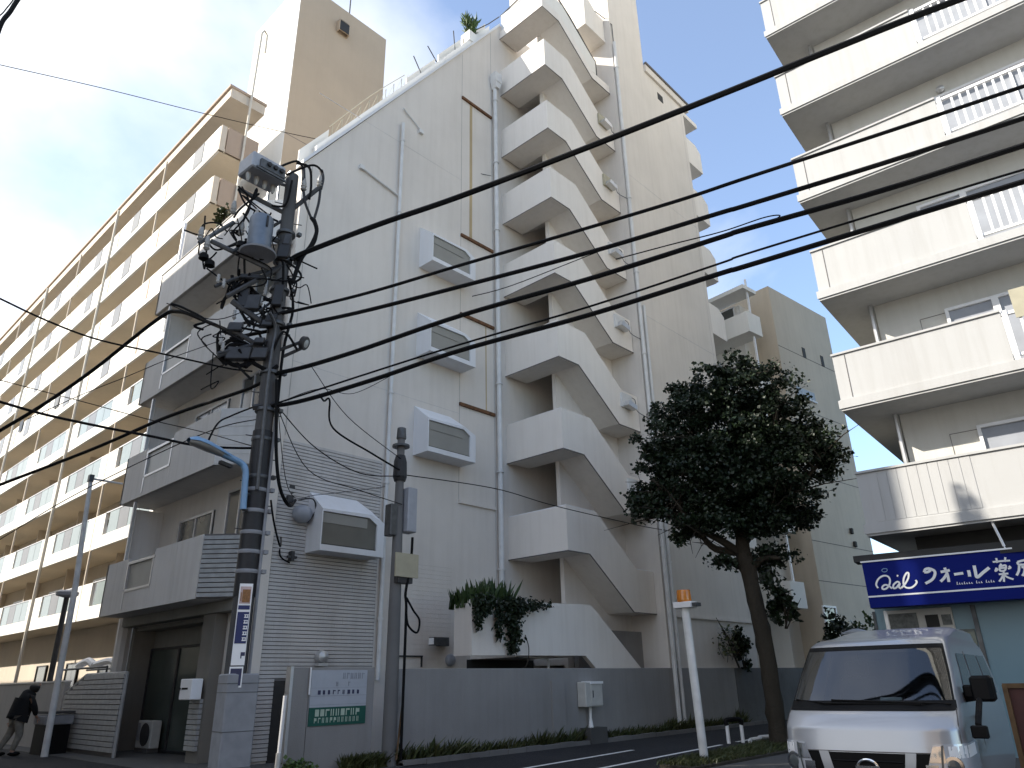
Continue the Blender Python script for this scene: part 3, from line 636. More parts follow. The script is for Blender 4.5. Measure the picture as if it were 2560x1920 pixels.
for i,hgt in enumerate((.9,.6,.5,.8,.5,.6,.5,0,.9,.5,.6,0,.9,.5,.8,.5)):
    if hgt:
        x=1350+i*28; y=560-i*1.9; stroke(mb,[(x,y),(x,y-34*hgt)],.012); stroke(mb,[(x,y-2),(x+14,y-3)],.010)
part('small_lettering',mb,M['signwhite'],sign)
mb=MB(); stroke(mb,[(480,395),(500,378),(540,380),(540,405),(505,415),(480,398)],.012); part('emblem',mb,M['lampblue'],sign)

# ---------------------------------------------------------------- building behind the tree
TZ=math.radians(-6.8)
tb=thing('apartment_building','pale narrow apartment house beyond the tree with small windows and joint lines','building',(32,12.3,0),rz=TZ,local=True)
part('wall',MB().box(0,0,0,5.6,9,19.45),M['farhouse'],tb)
part('front_wall',MB().box(-.9,1.2,0,0,9,18.6),M['bwhite'],tb)
for z in (5.2,6.9,10.0,13.2,16.2): part('joint',MB().box(0,-.006,z,5.6,.01,z+.03),M['seam'],tb)
for x,z,w,h in ((2.3,16.2,.28,.55),(4.1,16.2,.28,.6)): part('window',MB().box(x,-.02,z,x+w,.02,z+h),M['dark'],tb)
ws=part('window',MB().box(1.0,-.02,13.9,2.7,.02,14.35),M['frost'],tb); part('sill',MB().box(.95,-.08,13.8,2.75,0,13.88),M['trim'],ws)
for x,z in ((3.6,7.6),(3.7,7.0),(4.3,4.4),(4.6,3.1),(4.7,2.7),(4.6,5.3)): part('vent_cap',MB().prism([(x,z),(x+.16,z-.05),(x+.18,z+.2),(x+.05,z+.22)],'y',-.12,0),M['dark'],tb)
part('vent_cap',MB().box(5.6,.4,16.2,5.85,.9,16.7),M['alu'],tb)
part('canopy',MB().box(-2.0,.2,18.75,-.9,3.2,18.95),M['bwhite'],tb)
for k in range(6):
    zb=16.45-3.1*k
    if zb<1: break
    b=part('balcony',MB().box(-1.9,.3,zb,-.9,4.5,zb+.18),M['bwhite'],tb)
    part('front_panel',MB().box(-2.0,.2,zb,-1.9,4.5,zb+1.05),M['bwhite'],b); part('side_panel',MB().box(-1.9,.2,zb,-.9,.3,zb+1.05),M['bwhite'],b)
    w=part('window',MB().box(-.95,1.5,zb+.9,-.89,3.0,zb+2.1),M['winglass'],tb); part('frame',MB().frame(1.45,3.05,zb+.85,zb+2.15,.06,'x',-.98,-.9).box(-.97,2.22,zb+.9,-.9,2.28,zb+2.1),M['white'],w)
    part('post',MB().box(-1.5,.3,zb+.2,-1.42,.38,zb+3),M['white'],tb)
part('side_screen',MB().box(5.6,1,8.6,5.75,2.6,11.5),M['greypane'],tb)
# long window strip beside the lower front
w=part('window',MB().box(-.1,-.03,2.2,0.9,.0,4.1),M['winglass'],tb); part('frame',MB().frame(-.15,.95,2.1,4.2,.08,'y',-.07,-.0),M['white'],w)

# ---------------------------------------------------------------- unseen houses around the street, added and shaped to block light
def plain_block(label,x0,y0,x1,y1,h,mt):
    r=thing('apartment_building',label,'building',(x0,y0,0))
    part('wall',MB().box(x0,y0,0,x1,y1,h),M[mt],r); part('roof',MB().box(x0-.2,y0-.2,h,x1+.2,y1+.2,h+.25),M[mt],r)
    return r
a=thing('apartment_building','unseen grey slant-walled block across the street, added and shaped for its shadow','building',(-1,20.7,0))
part('wall',MB().prism([(-1.0,20.7),(-1.0,36.5),(-11,36.5),(-11,29.9)],'z',0,20.0),M['gable'],a)
for k in range(6):
    for j in range(4): part('window',MB().box(-1.02,22+j*3.6,1+k*3.1,-.98,24+j*3.6,2.5+k*3.1),M['winglass'],a)
a=plain_block('unseen pale block on the street corner, added to shade the van and sign',-14,12.9,-1.0,20.6,17.0,'rwhite')
for k in range(5):
    for j in range(2): part('window',MB().box(-1.02,14+j*3.6,1+k*3.1,-.98,16+j*3.6,2.5+k*3.1),M['winglass'],a)
a=plain_block('unseen low grey block farther up the street, added to darken the garage glass reflection',-13,37,-1.0,72,11.5,'rgrey')
a=plain_block('unseen brown block right behind the viewer, added to darken the lower walls',-12,-14,6.5,-2.6,10.5,'brownpanel')
for k in range(2):
    for j in range(5): part('window',MB().box(-10+j*3.4,-2.62,1+k*3.0,-8+j*3.4,-2.58,2.5+k*3.0),M['winglass'],a)
# ---------------------------------------------------------------- boundary walls
WY=12.95
bw=thing('boundary_wall','long low grey plastered wall in front of the outside stair','wall',(10.2,WY,0))
part('wall',MB().box(10.22,WY,0,24.85,WY+.18,1.80),M['fence'],bw,bevel=.01)
part('pilaster',MB().box(15.1,WY-.05,.05,15.6,WY,1.5),M['fence'],bw)
bb=thing('block_wall','unpainted concrete block wall beyond the tree trunk','wall',(24.9,WY,0))
part('core',MB().box(24.87,WY+.03,0,31.8,WY+.15,1.78),M['block'],bb)
r0=None
for r in range(9):
    for c in range(9 if r%2 else 8):
        x=24.88+c*.8-(.4 if r%2 else 0); 
        if r%2 and c==0: x0,x1=24.88,25.27
        else: x0,x1=x,x+.79
        part('block',MB().box(x0,WY-.004*random.random(),.02+r*.198,min(x1,31.8),WY+.06,.02+r*.198+.19),M['block'],bb)
pw=thing('entrance_wall','grey panel wall carrying the white and green notice','wall',(7.75,13.1,0))
part('panel',MB().box(7.88,13.1,0,8.24,13.22,1.83),M['fence'],pw); part('panel',MB().box(8.25,13.09,0,9.75,13.22,1.83),M['fence'],pw)
part('frame',MB().box(7.82,13.08,0,7.88,13.24,1.85),M['alu'],pw)
part('rod',MB().cyl((8.235,13.06,1.35),(8.235,13.06,1.83),.016),M['signwhite'],pw)
ps=thing('notice_board','white and green notice sheet fixed to the entrance wall','notice',(8.27,13.08,.8))
part('sheet',MB().box(8.27,13.074,1.12,9.56,13.088,1.78),M['poster'],ps)
part('green_band',MB().box(8.27,13.07,.80,9.56,13.088,1.12),M['green'],ps)
part('rule',MB().box(8.27,13.071,1.315,9.56,13.075,1.322).box(8.27,13.071,1.16,9.56,13.075,1.166).box(8.27,13.071,1.46,9.56,13.075,1.464),M['glyphpale'],ps)
rr=random.Random(3)
def pseudo(mb,x,z,w,h,full=False):
    # illegible print: small strokes as in the photograph
    if full: mb.box(x,13.066,z,x+w,13.0705,z+h); return
    mb.box(x,13.066,z,x+w*.25,13.0705,z+h); mb.box(x+w*.25,13.066,z+h*rr.choice((.0,.4,.75)),x+w,13.0705,z+h*rr.choice((.95,1.0))) if rr.random()<.6 else mb.box(x+w*.6,13.066,z,x+w*.85,13.0705,z+h)
mb=MB()
for i in range(9): pseudo(mb,8.43+i*.112,1.345,.045 if i%3 else .06,.075,i<3 or i==7)
part('dark_print',mb,M['glyphdark'],ps)
mb=MB()
for i in range(6): pseudo(mb,8.98+i*.09,1.62,.06,.11)
for i in (0,1): pseudo(mb,8.83+i*.28,1.49,.05,.08)
part('pale_print',mb,M['glyphpale'],ps)
mb=MB()
for i in range(9): pseudo(mb,8.40+i*.115,.965,.085,.12,i in(0,5))
for i in range(12): pseudo(mb,8.39+i*.087,.85,.05,.09)
part('green_print',mb,M['glyph'],ps)
g=thing('gate_post','thin white gate post with a dark slot beside the entrance wall','post',(7.6,12.85,0))
part('post',MB().tube([(7.58,12.85,0),(7.61,12.85,1.35)],.035,8),M['white'],g,smooth=True); part('sleeve',MB().cyl((7.58,12.85,0),(7.59,12.85,.42),.05),M['alu'],g)
wp=single('wooden_stake',MB().tube([(10.08,12.7,.12),(10.33,12.85,1.3)],.022,5),M['wood'],'thin wooden stake leaning against the end of the grey wall','stake')

# left street frontage
LW=7.5
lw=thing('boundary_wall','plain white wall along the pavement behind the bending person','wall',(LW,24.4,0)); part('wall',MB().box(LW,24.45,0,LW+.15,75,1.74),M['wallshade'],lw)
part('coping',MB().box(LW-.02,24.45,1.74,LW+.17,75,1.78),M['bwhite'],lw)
sw=thing('board_fence','grey fence of horizontal boards with a slanted upper corner','fence',(LW,20.2,0))
part('backing',MB().prism([(20.25,0),(24.3,0),(24.3,1.45),(23.0,1.86),(20.25,1.86)],'x',LW+.05,LW+.13),M['seam'],sw)
for i in range(15):
    z=.12+i*.118; y1=24.3 if z+.1<1.45 else 24.3-(z+.1-1.45)*3.1
    part('board',MB().box(LW+.0,20.25,z,LW+.05,y1,z+.098),M['slat'],sw)
part('cap',MB().tube([(LW+.06,24.3,0),(LW+.06,24.3,1.47),(LW+.06,23.0,1.89),(LW+.06,20.22,1.89),(LW+.06,20.22,0)],.045,6),M['slat'],sw)
rbn=thing('refuse_bin','dark bin with grey lid that the person bends over','bin',(7.05,23.35,0))
part('body',MB().prism([(6.78,22.95),(7.38,22.95),(7.38,23.8),(6.78,23.8)],'z',0,.70),M['black'],rbn); part('lid',MB().prism([(6.74,22.9),(7.42,22.9),(7.42,23.85),(6.74,23.85)],'z',.70,.92),M['polegrey'],rbn,bevel=.02)
part('bar',MB().box(6.76,22.9,.96,7.42,23.9,1.02),M['darksteel'],rbn)
ac=thing('air_conditioner','white air conditioner unit on the garage floor','air conditioner',(8.65,20.9,0))
part('casing',MB().box(8.5,20.55,.12,8.74,21.45,.76),M['acwhite'],ac,bevel=.02); part('feet',MB().box(8.48,20.6,.02,8.76,21.4,.12),M['concrete'],ac)
part('grille',MB().lathe((8.5,20.92,.44),[(.26,0),(.27,.02),(.05,.03)],18,(-1,0,0)),M['darksteel'],ac); part('louvre',MB().box(8.485,21.25,.3,8.5,21.4,.7),M['polegrey'],ac)
mbx=thing('letter_box','white letter box fixed to the garage pier','letter box',(7.95,17.25,1.27)); part('box',MB().box(7.72,16.93,1.27,7.97,17.5,1.70),M['signwhite'],mbx,bevel=.015); part('slot',MB().box(7.715,17.1,1.48,7.722,17.4,1.52),M['black'],mbx)
part('knob',MB().lathe((7.72,17.46,1.5),[(.02,0),(.025,.03)],8,(-1,0,0)),M['black'],mbx)
# parked car behind the white wall
def lamp_tubes(): pass

# ---------------------------------------------------------------- big utility pole and everything fixed to it
PX,PY=6.55,12.75; P1=(PX,PY); VD=(.89,-.46)       # VD: along the picture plane at the pole
def pp(vx,vy,depth=0):   # point near the pole, depth metres towards the viewer
    p=hv(vx,vy,P1,VD); 
    if depth: r=(p-Vector((0,0,CAMZ))).normalized(); p=p-r*depth
    return p
pole=thing('utility_pole','thick concrete utility pole crowded with equipment at the corner','utility pole',(PX,PY,0))
part('shaft',MB().lathe((PX,PY,0),[(.19,0),(.185,2),(.165,6),(.145,10),(.135,12.2)],20),M['poleconc'],pole,smooth=True)
part('sleeve',MB().lathe((PX,PY,3.0),[(.195,0),(.19,3.1)],20),M['poledark'],pole,smooth=True)
part('base_sheet',MB().prism([(PX-.24,PY-.24),(PX+.30,PY-.30),(PX+.36,PY+.16),(PX-.18,PY+.24)],'z',0,1.72),M['polegrey'],pole,bevel=.02)
for zz in (.28,.82,1.42,1.56): part('base_band',MB().prism([(PX-.243,PY-.243),(PX+.303,PY-.304),(PX+.364,PY+.164),(PX-.183,PY+.244)],'z',zz,zz+.012),M['steel'],pole)
for z in (3.4,3.75,4.1,4.5,4.9,5.15,5.9,6.5,7.3,8.4,9.2,9.9,10.6):
    part('band',MB().lathe((PX,PY,z),[(.20,0),(.205,.01),(.205,.06),(.20,.07)],18).box(PX+.17,PY-.24,z,PX+.25,PY-.14,z+.07),M['steel'] if z>5 else M['polegrey'],pole,smooth=True)
for i,z in enumerate([4.2+i*.45 for i in range(17)]):
    s=1 if i%2 else -1; part('climbing_step',MB().tube([(PX+.12*s*.9,PY-.1*s*.4,z),(PX+.32*s*.9,PY-.3*s*.4,z+.01)],.011,5),M['darksteel'],pole)
part('riser',MB().tube(curve([(PX-.1,PY-.22,4.9),(PX-.12,PY-.2,7.4),(PX-.08,PY-.2,8.2),(PX-.3,PY-.3,8.5)],5),.035,7),M['steel'],pole,smooth=True)
part('riser',MB().tube([(PX+.16,PY-.17,1.6),(PX+.15,PY-.16,6.6)],.03,7),M['polegrey'],pole,smooth=True)
part('riser',MB().tube(curve([(PX+.2,PY-.1,6.0),(PX+.17,PY-.12,7.8),(PX+.3,PY-.1,8.9),(PX+.1,PY-.1,9.6)],5),.03,7),M['cable'],pole,smooth=True)
# arms and brackets
def arm(a,b,r=.04,mt='darksteel'): part('crossarm',MB().tube([a,b],r,6),M[mt],pole)
top=Vector((PX,PY,10.9))
arm(pp(515,408),pp(620,463),.05,'steel'); arm(pp(612,468),pp(690,405,.1),.05); arm(pp(500,545,.3),pp(620,470,.0),.035)
arm(pp(430,525,.35),pp(505,480,.15),.045,'steel'); arm(pp(455,520,.3),pp(600,590,.1),.05,'steel'); arm(pp(490,640,.4),pp(620,570,.1),.05); arm(pp(500,650,.3),pp(600,720,.05),.06,'steel')
arm(pp(500,605,.2),pp(610,575,.05),.04); arm(pp(470,765,.3),pp(590,735,.05),.05); arm(pp(500,712,.2),pp(590,765,.0),.05,'steel')
arm(pp(580,765),pp(655,737,.1),.035)
arm(pp(464,619,.35),pp(505,603,.2),.035); arm(pp(560,672,.2),pp(602,640,.05),.03); arm(pp(470,770,.3),pp(520,752,.2),.04)
arm(pp(545,880,.1),pp(600,872,.1),.06,'darksteel')
# insulators and cable terminations
def insul(vx,vy,d=.1,h=.32,s=1): 
    p=pp(vx,vy,d); part('insulator',MB().lathe(p,[(.03*s,0),(.07*s,.04),(.045*s,.08),(.07*s,.12),(.045*s,.16),(.06*s,.2),(.035*s,h)],10),M['ceramic'],pole,smooth=True)
for a,b,d in ((655,412,.1),(690,405,.1),(503,462,.2),(432,520,.35),(445,540,.35),(520,508,.2)): insul(a,b,d)
for a,b,d in ((470,612,.35),(482,622,.35),(563,660,.2),(572,640,.1),(505,690,.2),(476,745,.3),(480,760,.3)): insul(a,b,d,.16,.6)
def term(pts,r=.045): part('cable_termination',MB().tube(curve(pts,5),r,7),M['poledark'],pole,smooth=True)
term([pp(655,362,.1),pp(656,385,.1),pp(655,412,.1)]); term([pp(694,368,.1),pp(697,385,.1),pp(692,408,.1)]); term([pp(656,415,.1),pp(660,440,.1),pp(672,470,.05)],.03); term([pp(692,410,.1),pp(688,440,.1),pp(678,475,.05)],.03)
for pts,r in (([(600,362),(640,348),(655,362)],.018),([(618,378),(660,360),(682,358),(697,372)],.018),([(640,352),(668,362),(672,400),(668,430)],.022),
  ([(672,470),(683,490),(680,520),(660,545),(640,560)],.03),([(678,475),(684,500),(672,530),(650,560),(632,610)],.035),
  ([(515,408),(530,440),(560,460),(600,478)],.016),([(505,470),(520,450),(560,418)],.016),([(525,460),(545,490),(560,520)],.014),([(430,510),(440,485),(470,482),(490,500)],.012),([(432,525),(430,550),(450,560),(468,545)],.012),([(450,525),(470,540),(520,520)],.014),
  ([(500,595),(510,650),(530,690),(540,705)],.02),([(520,640),(540,680),(548,700)],.02),([(505,610),(540,640),(575,690)],.03),([(530,610),(560,640),(590,650)],.03),([(515,620),(520,670),(545,700),(590,705)],.022),
  ([(610,560),(640,580),(650,600),(625,615)],.018),([(620,600),(640,610),(636,640)],.014),
  ([(560,560),(605,560),(612,590),(608,650)],.02),([(478,750),(490,780),(520,790),(545,770),(535,745),(500,735),(478,750)],.03),([(485,760),(500,745),(530,748),(548,775),(530,792)],.03),([(475,735),(472,765),(490,788)],.025),([(500,770),(515,760),(530,775)],.025),([(540,780),(580,800),(600,790)],.03)):
    part('jumper',MB().tube(curve([pp(a,b,.16) for a,b in pts],6),r*1.4,6),M['cable'],pole,smooth=True)
rj=random.Random(17)
for i in range(46):
    cx,cy=rj.choice(((545,470),(520,540),(590,590),(535,640),(520,700),(505,750),(560,740),(600,660),(470,520)))
    pts_=[(cx+rj.gauss(0,32),cy+rj.gauss(0,26))]
    for j in range(rj.choice((2,3,4))): pts_.append((pts_[-1][0]+rj.gauss(6,26),pts_[-1][1]+rj.gauss(4,28)))
    part('jumper',MB().tube(curve([pp(a,b,rj.uniform(.05,.35)) for a,b in pts_],6),rj.choice((.013,.018,.026)),5),M['cable'],pole,smooth=True)
for a,b,w,h in ((508,708,.28,.2),(545,655,.3,.35),(525,645,.2,.45),(515,765,.45,.28),(560,765,.3,.25),(540,600,.4,.12),(600,640,.2,.5),(585,690,.22,.2),(612,545,.25,.35),(575,700,.25,.15),(620,520,.16,.3),(560,738,.2,.14)):
    c=pp(a,b,.2); part('bracket_box',MB().obox(c,Vector((VD[0],VD[1],0))*w/2+Vector((0,0,.06*w)),Vector((.3,.6,0)).normalized()*.09,Vector((0.02,0,h/2))),M['darksteel'] if (a*7)%3 else M['poledark'],pole,bevel=.02)
for a,b in ((402+40,545),(430+25,560),(522,520)): 
    part('bell',MB().lathe(pp(a,b,.3),[(.02,0),(.09,-.06),(.1,-.16),(.02,-.17)],10),M['cable'],pole)
# transformer
tc_=pp(562,508,.38)
tr=thing('pole_transformer','grey drum transformer hung on the left of the big pole','transformer',tc_)
part('tank',MB().lathe(tc_-Vector((0,0,.42)),[(.25,0),(.27,.03),(.27,.08),(.245,.09),(.245,.78),(.22,.84),(.05,.88)],24),M['transformer'],tr,smooth=True)
part('base_rim',MB().lathe(tc_-Vector((0,0,.47)),[(.36,0),(.38,.03),(.27,.07)],24),M['boxgrey'],tr,smooth=True)
part('fin',MB().box(tc_.x-.02,tc_.y-.27,tc_.z+.1,tc_.x+.02,tc_.y-.24,tc_.z+.36),M['poledark'],tr)
part('clamp',MB().tube([tc_+Vector((.2,.1,.1)),Vector((PX,PY,tc_.z+.1))],.06,6).tube([tc_+Vector((.2,.1,-.3)),Vector((PX,PY,tc_.z-.3))],.06,6),M['steel'],tr)
for q in (-.12,.0,.12): part('bushing',MB().lathe(tc_+Vector((q,.03,.42)),[(.03,0),(.045,.04),(.03,.08),(.04,.12),(.02,.2)],8),M['ceramic'],tr,smooth=True)
# switch box at the top
sc=pp(566,372,.25); ux=Vector((.93,.05,0)).normalized(); uy=Vector((-.05,.93,0)).normalized()
sx=thing('pole_switch','pale grey switch box near the top of the big pole','switch box',sc)
part('case',MB().obox(sc,ux*.40,uy*.30,Vector((0,0,.20))),M['boxgrey'],sx,bevel=.03)
part('louvre_hood',MB().obox(sc+uy*-.33+Vector((.06,0,-.06)),ux*.3,uy*.04,Vector((0,0,.12))),M['steel'],sx,bevel=.015)
for q in (-.15,.0,.15): part('louvre',MB().lathe(sc+uy*-.37+ux*(q+.1)+Vector((0,0,-.03)),[(.055,0),(.05,.05),(.01,.06)],10,(0,-1,0)),M['poledark'],sx,smooth=True)
part('bar',MB().obox(sc+uy*-.36+Vector((.03,0,-.22)),ux*.36,uy*.02,Vector((0,0,.02))),M['steel'],sx)
for q in (-.3,-.1,.1,.3): part('bushing',MB().lathe(sc+ux*q+Vector((0,0,-.2)),[(.06,0),(.05,-.12),(.02,-.2)],10),M['ceramic'],sx,smooth=True)
part('strut',MB().tube([sc+Vector((.3,0,-.1)),Vector((PX,PY,sc.z-.1))],.035,6),M['steel'],sx)
# street lamp on the pole
la=[pp(x,y,d) for x,y,d in ((525,1100,.24),(529,1045,.26),(530,1015,.28),(520,1000,.30),(490,985,.5),(455,970,.75))]
sl_=thing('street_lamp','blue swan-neck street lamp clamped to the big pole','street lamp',la[0])
part('arm',MB().tube(curve(la,6),[.06]*31,10),M['lampblue'],sl_,smooth=True)
hd=la[-1]; dr=(la[-1]-la[-2]).normalized(); sd=dr.cross(Vector((0,0,1))).normalized(); upv=sd.cross(dr)
hv_=[];hf=[]
for i,(s,w,h) in enumerate(((-.45,.06,.06),(-.15,.12,.10),(.15,.17,.12),(.36,.16,.11),(.48,.05,.04))):
    for k in range(10):
        t=PI*k/9; hv_.append(hd+dr*s+sd*(w*math.cos(t))+upv*(h*math.sin(t)))
for i in range(4):
    for k in range(9): hf.append((i*10+k,i*10+k+1,(i+1)*10+k+1,(i+1)*10+k))
part('head',MB().add(hv_,hf),M['lampblue'],sl_,smooth=True)
part('lens',MB().add([hd+dr*s+sd*(w*math.cos(PI+PI*k/7))+upv*(.055*math.sin(PI+PI*k/7)) for s,w in ((-.25,.08),(.05,.15),(.32,.145),(.46,.04)) for k in range(8)],[(i*8+k,i*8+k+1,(i+1)*8+k+1,(i+1)*8+k) for i in range(3) for k in range(7)]),M['lens'],sl_,smooth=True)
part('sensor',MB().obox(pp(487,1003,.4),dr*.13,sd*.04,upv*.03),M['darksteel'],sl_)
part('clamp',MB().tube([la[0],Vector((PX,PY,la[0].z))],.03,6).tube([la[0]+Vector((0,0,.3)),Vector((PX,PY,la[0].z+.3))],.03,6),M['steel'],sl_)
# traffic mirror-like lamp on the right of the pole
mc=pp(660,742,.1); mr_=thing('flood_lamp','small round lamp on a bracket right of the big pole','lamp',mc)
part('hood',MB().lathe(mc,[(.02,-.14),(.14,-.08),(.15,.0),(.13,.02)],14,(.5,-.7,-.35)),M['darksteel'],mr_,smooth=True)
part('lens',MB().lathe(mc,[(.12,.015),(.02,.03)],14,(.5,-.7,-.35)),M['lens'],mr_); part('bracket',MB().tube([pp(612,770),pp(652,752,.05)],.035,6),M['darksteel'],mr_)
# vertical sign plates strapped to the pole
sp=thing('pole_sign','narrow blue and white sign strip strapped to the big pole','sign',(PX-.12,PY-.25,1.7))
fx=Vector((VD[0],VD[1],0)).normalized(); fn=Vector((-.46,-.89,0)).normalized()
sc0=Vector((PX,PY,0))+fn*.235+fx*(.02)
def sp_box(u0,u1,za,zz,o0,o1): 
    c=sc0+fx*(u0+u1)/2+fn*(o0+o1)/2; c.z=(za+zz)/2; return (c,fx*(u1-u0)/2,fn*(o1-o0)/2,Vector((0,0,(zz-za)/2)))
part('backing',MB().obox(*sp_box(-.11,.11,1.85,3.2,0,.02)),M['signwhite'],sp)
part('picture',MB().obox(*sp_box(-.09,.09,2.86,3.15,.02,.026)),M['pink'],sp); part('picture_motif',MB().obox(*sp_box(-.05,.08,2.88,3.1,.026,.03)).obox(*sp_box(-.075,-.06,2.9,3.05,.026,.03)),M['amber'],sp)
part('blue_band',MB().obox(*sp_box(-.095,.095,2.76,2.83,.02,.026)),M['panelblue'],sp); part('blue_panel',MB().obox(*sp_box(-.095,.095,2.2,2.72,.02,.026)),M['panelblue'],sp)
for i in range(5):
    z=2.62-i*.095; mb=MB(); mb.obox(*sp_box(.02,.09,z,z+.02,.026,.029)).obox(*sp_box(.02,.09,z+.045,z+.06,.026,.029)).obox(*sp_box(.03,.045,z,z+.06,.026,.029)).obox(*sp_box(.07,.085,z,z+.06,.026,.029)); part('letter',mb,M['signwhite'],sp)
part('arrow_mark',MB().obox(*sp_box(.03,.1,2.0,2.06,.02,.024)).obox(*sp_box(.03,.05,1.96,2.0,.02,.024)),M['glyphdark'],sp)
part('lower_plate',MB().obox(*sp_box(-.12,.10,1.5,1.83,0,.02)),M['signwhite'],sp); part('dark_picture',MB().obox(*sp_box(-.10,.08,1.53,1.80,.02,.026)),M['glyphdark'],sp)

# ---------------------------------------------------------------- slim pole by the wall
QX,QY=10.02,12.86
q=thing('utility_pole','slim concrete pole with white box and beige plate beside the low wall','utility pole',(QX,QY,0))
part('shaft',MB().lathe((QX,QY,0),[(.15,0),(.13,3),(.10,5.2),(.085,6.75)],18),M['poleslim'],q,smooth=True)
part('cap',MB().lathe((QX,QY,6.75),[(.11,0),(.115,.02),(.10,.26),(.02,.28)],14),M['steel'],q,smooth=True)
part('collar',MB().lathe((QX,QY,6.55),[(.2,0),(.2,.05)],14),M['steel'],q)
part('cable_clamp',MB().lathe((QX,QY,5.75),[(.13,0),(.16,.1),(.15,.45),(.11,.6)],12),M['poledark'],q)
part('white_box',MB().box(QX+.1,QY-.22,4.6,QX+.36,QY+.08,5.6),M['boxgrey'],q,bevel=.02)
part('grey_box',MB().box(QX-.26,QY-.08,4.5,QX-.08,QY+.16,5.2),M['steel'],q,bevel=.02)
part('beige_plate',MB().box(QX-.2,QY-.24,3.62,QX+.42,QY-.2,4.12),M['platebeige'],q); part('plate_back',MB().box(QX-.1,QY-.2,3.5,QX+.3,QY,3.66),M['darksteel'],q)
part('conduit',MB().tube(curve([(QX+.3,QY-.15,4.5),(QX+.25,QY-.18,3.9),(QX+.12,QY-.2,3.3),(QX+.17,QY-.18,2.8),(QX+.17,QY-.16,.1)],6),.03,7),M['cable'],q,smooth=True)
part('cable_loop',MB().tube(curve([(QX+.15,QY-.2,3.2),(QX+.3,QY-.25,2.95),(QX+.48,QY-.25,2.75),(QX+.42,QY-.25,2.5),(QX+.2,QY-.22,2.65),(QX+.15,QY-.2,3.0)],6),.022,6),M['cable'],q,smooth=True)
for z in (2.1,3.0,4.4,5.4): part('band',MB().lathe((QX,QY,z),[(.15-.01*z,0),(.15-.01*z,.05)],14),M['steel'],q)

# ---------------------------------------------------------------- overhead cables
def wire(label,pts,r,name='overhead_cable',grp=None):
    return single(name,MB().tube(curve(pts,8),r*1.3,6),M['cable'],label,'cable',pts[0],grp,smooth=True)
RD=(.36,-.93); LD=(-.3,.95); LE=(-1,.2)
def rw(px,ext=1.35,pre=None):
    P=[hv(a,b,P1,RD) for a,b in px]; P.append(P[-1]+(P[-1]-P[-2])*ext); return ([pre] if pre else [])+P
PT=lambda z:Vector((PX,PY-.15,z))
wire('thickest and highest black cable crossing from the pole to the upper right',rw([(632,562),(652,548),(820,484),(994,424),(1270,318),(1555,205),(1750,126),(1946,47),(2090,-8)]),.043)
wire('second black cable from the top on the right of the pole',rw([(500,708),(545,693),(778,637),(994,573),(1230,504),(1469,432),(1607,386),(1900,290),(2212,186)]),.024)
wire('third black cable from the top, starting left of the pole',rw([(498,731),(640,703),(778,674),(994,619),(1280,543),(1555,460),(1607,445),(1900,355),(2212,255)]),.03)
wire('fourth cable from the top carrying a small spliced wire',rw([(598,806),(660,792),(778,756),(994,682),(1280,600),(1555,513),(1607,496),(1900,413),(2212,314)]),.033)
wire('thin cable just above the lowest thick one',rw([(590,873),(604,869),(800,805),(994,744),(1280,660),(1555,569),(1607,550),(1900,460),(2212,366)]),.014)
wire('lowest thick black cable on the right of the pole',rw([(556,880),(643,868),(800,822),(994,757),(1280,678),(1555,591),(1607,576),(1900,487),(2212,392)]),.032)
wire('slack thin wire clipped above the fourth cable',[hv(a,b,P1,RD) for a,b in ((1330,560),(1450,528),(1560,500),(1650,470),(1685,466),(1655,483),(1610,496))],.008,'splice_wire')
wire('hair-thin wire between the second and third cable',[hv(a,b,P1,RD) for a,b in ((1020,640),(1110,615),(1330,530),(1500,480),(1620,440))],.006,'splice_wire')
def lw_(px,d,ext=.6):
    P=[hv(a,b,P1,d) for a,b in px]; P.append(P[-1]+(P[-1]-P[-2])*ext); return P
wire('thick black cable bending over to the lower left of the picture',lw_([(520,735),(500,718),(440,692),(385,673),(340,690),(200,800),(90,876),(0,930)],LD),.035)
wire('black cable running low across the white balconies to the left edge',lw_([(598,806),(540,838),(460,866),(350,905),(200,970),(0,1047)],LD),.028)
wire('black wire from mid left edge sagging to the meter boxes',lw_([(545,802),(490,795),(350,764),(210,733),(100,692),(0,645)],LE),.013)
wire('black wire meeting the street lamp from the left edge',lw_([(560,965),(530,968),(430,963),(330,943),(230,924),(100,896),(0,868)],LE),.018)
wire('thin upper telephone wire running to the left edge above the lamp',lw_([(560,905),(470,925),(330,985),(150,1075),(0,1165)],LD),.008)
wire('thin wire from the pole head to the fourth balcony corner',[pp(590,640,.2),hv(470,690,P1,LE),hv(360,655,P1,LE)],.007)
wire('thin house wire sagging across the gable to the first drain pipe',[hv(604,869,P1,RD),Vector((8.6,14.2,8.0)),Vector((10.2,15.2,8.6)),Vector((11.6,G-.15,9.6))],.007,'service_cable')
wire('second thin house wire slanting over the tiled wall',[pp(600,880,.1),Vector((7.9,13.9,5.35)),Vector((9.4,15.1,5.75)),Vector((11.62,G-.12,6.4))],.006,'service_cable')
wire('faint thin wire passing below the lamp cable on the left',lw_([(560,968),(445,935),(325,907),(180,868),(27,828)],LE),.006)
wire('thin beaded wire from the pole across the fifth balcony',[pp(482,733,.2)]+[hv(a,b,P1,LE) for a,b in ((430,752),(363,776),(270,815),(182,850))]+[hv(60,905,P1,LE)],.006)
for vx,vy in ((315,797),(352,780),(345,790)): pass
wire('pale hair wire high across sky, tower and gable',[hv(a,b,(16,15.5),(1,-.25)) for a,b in ((-150,105),(0,140),(220,190),(440,245),(616,286),(692,302),(744,314),(900,346),(1061,380))],.008)
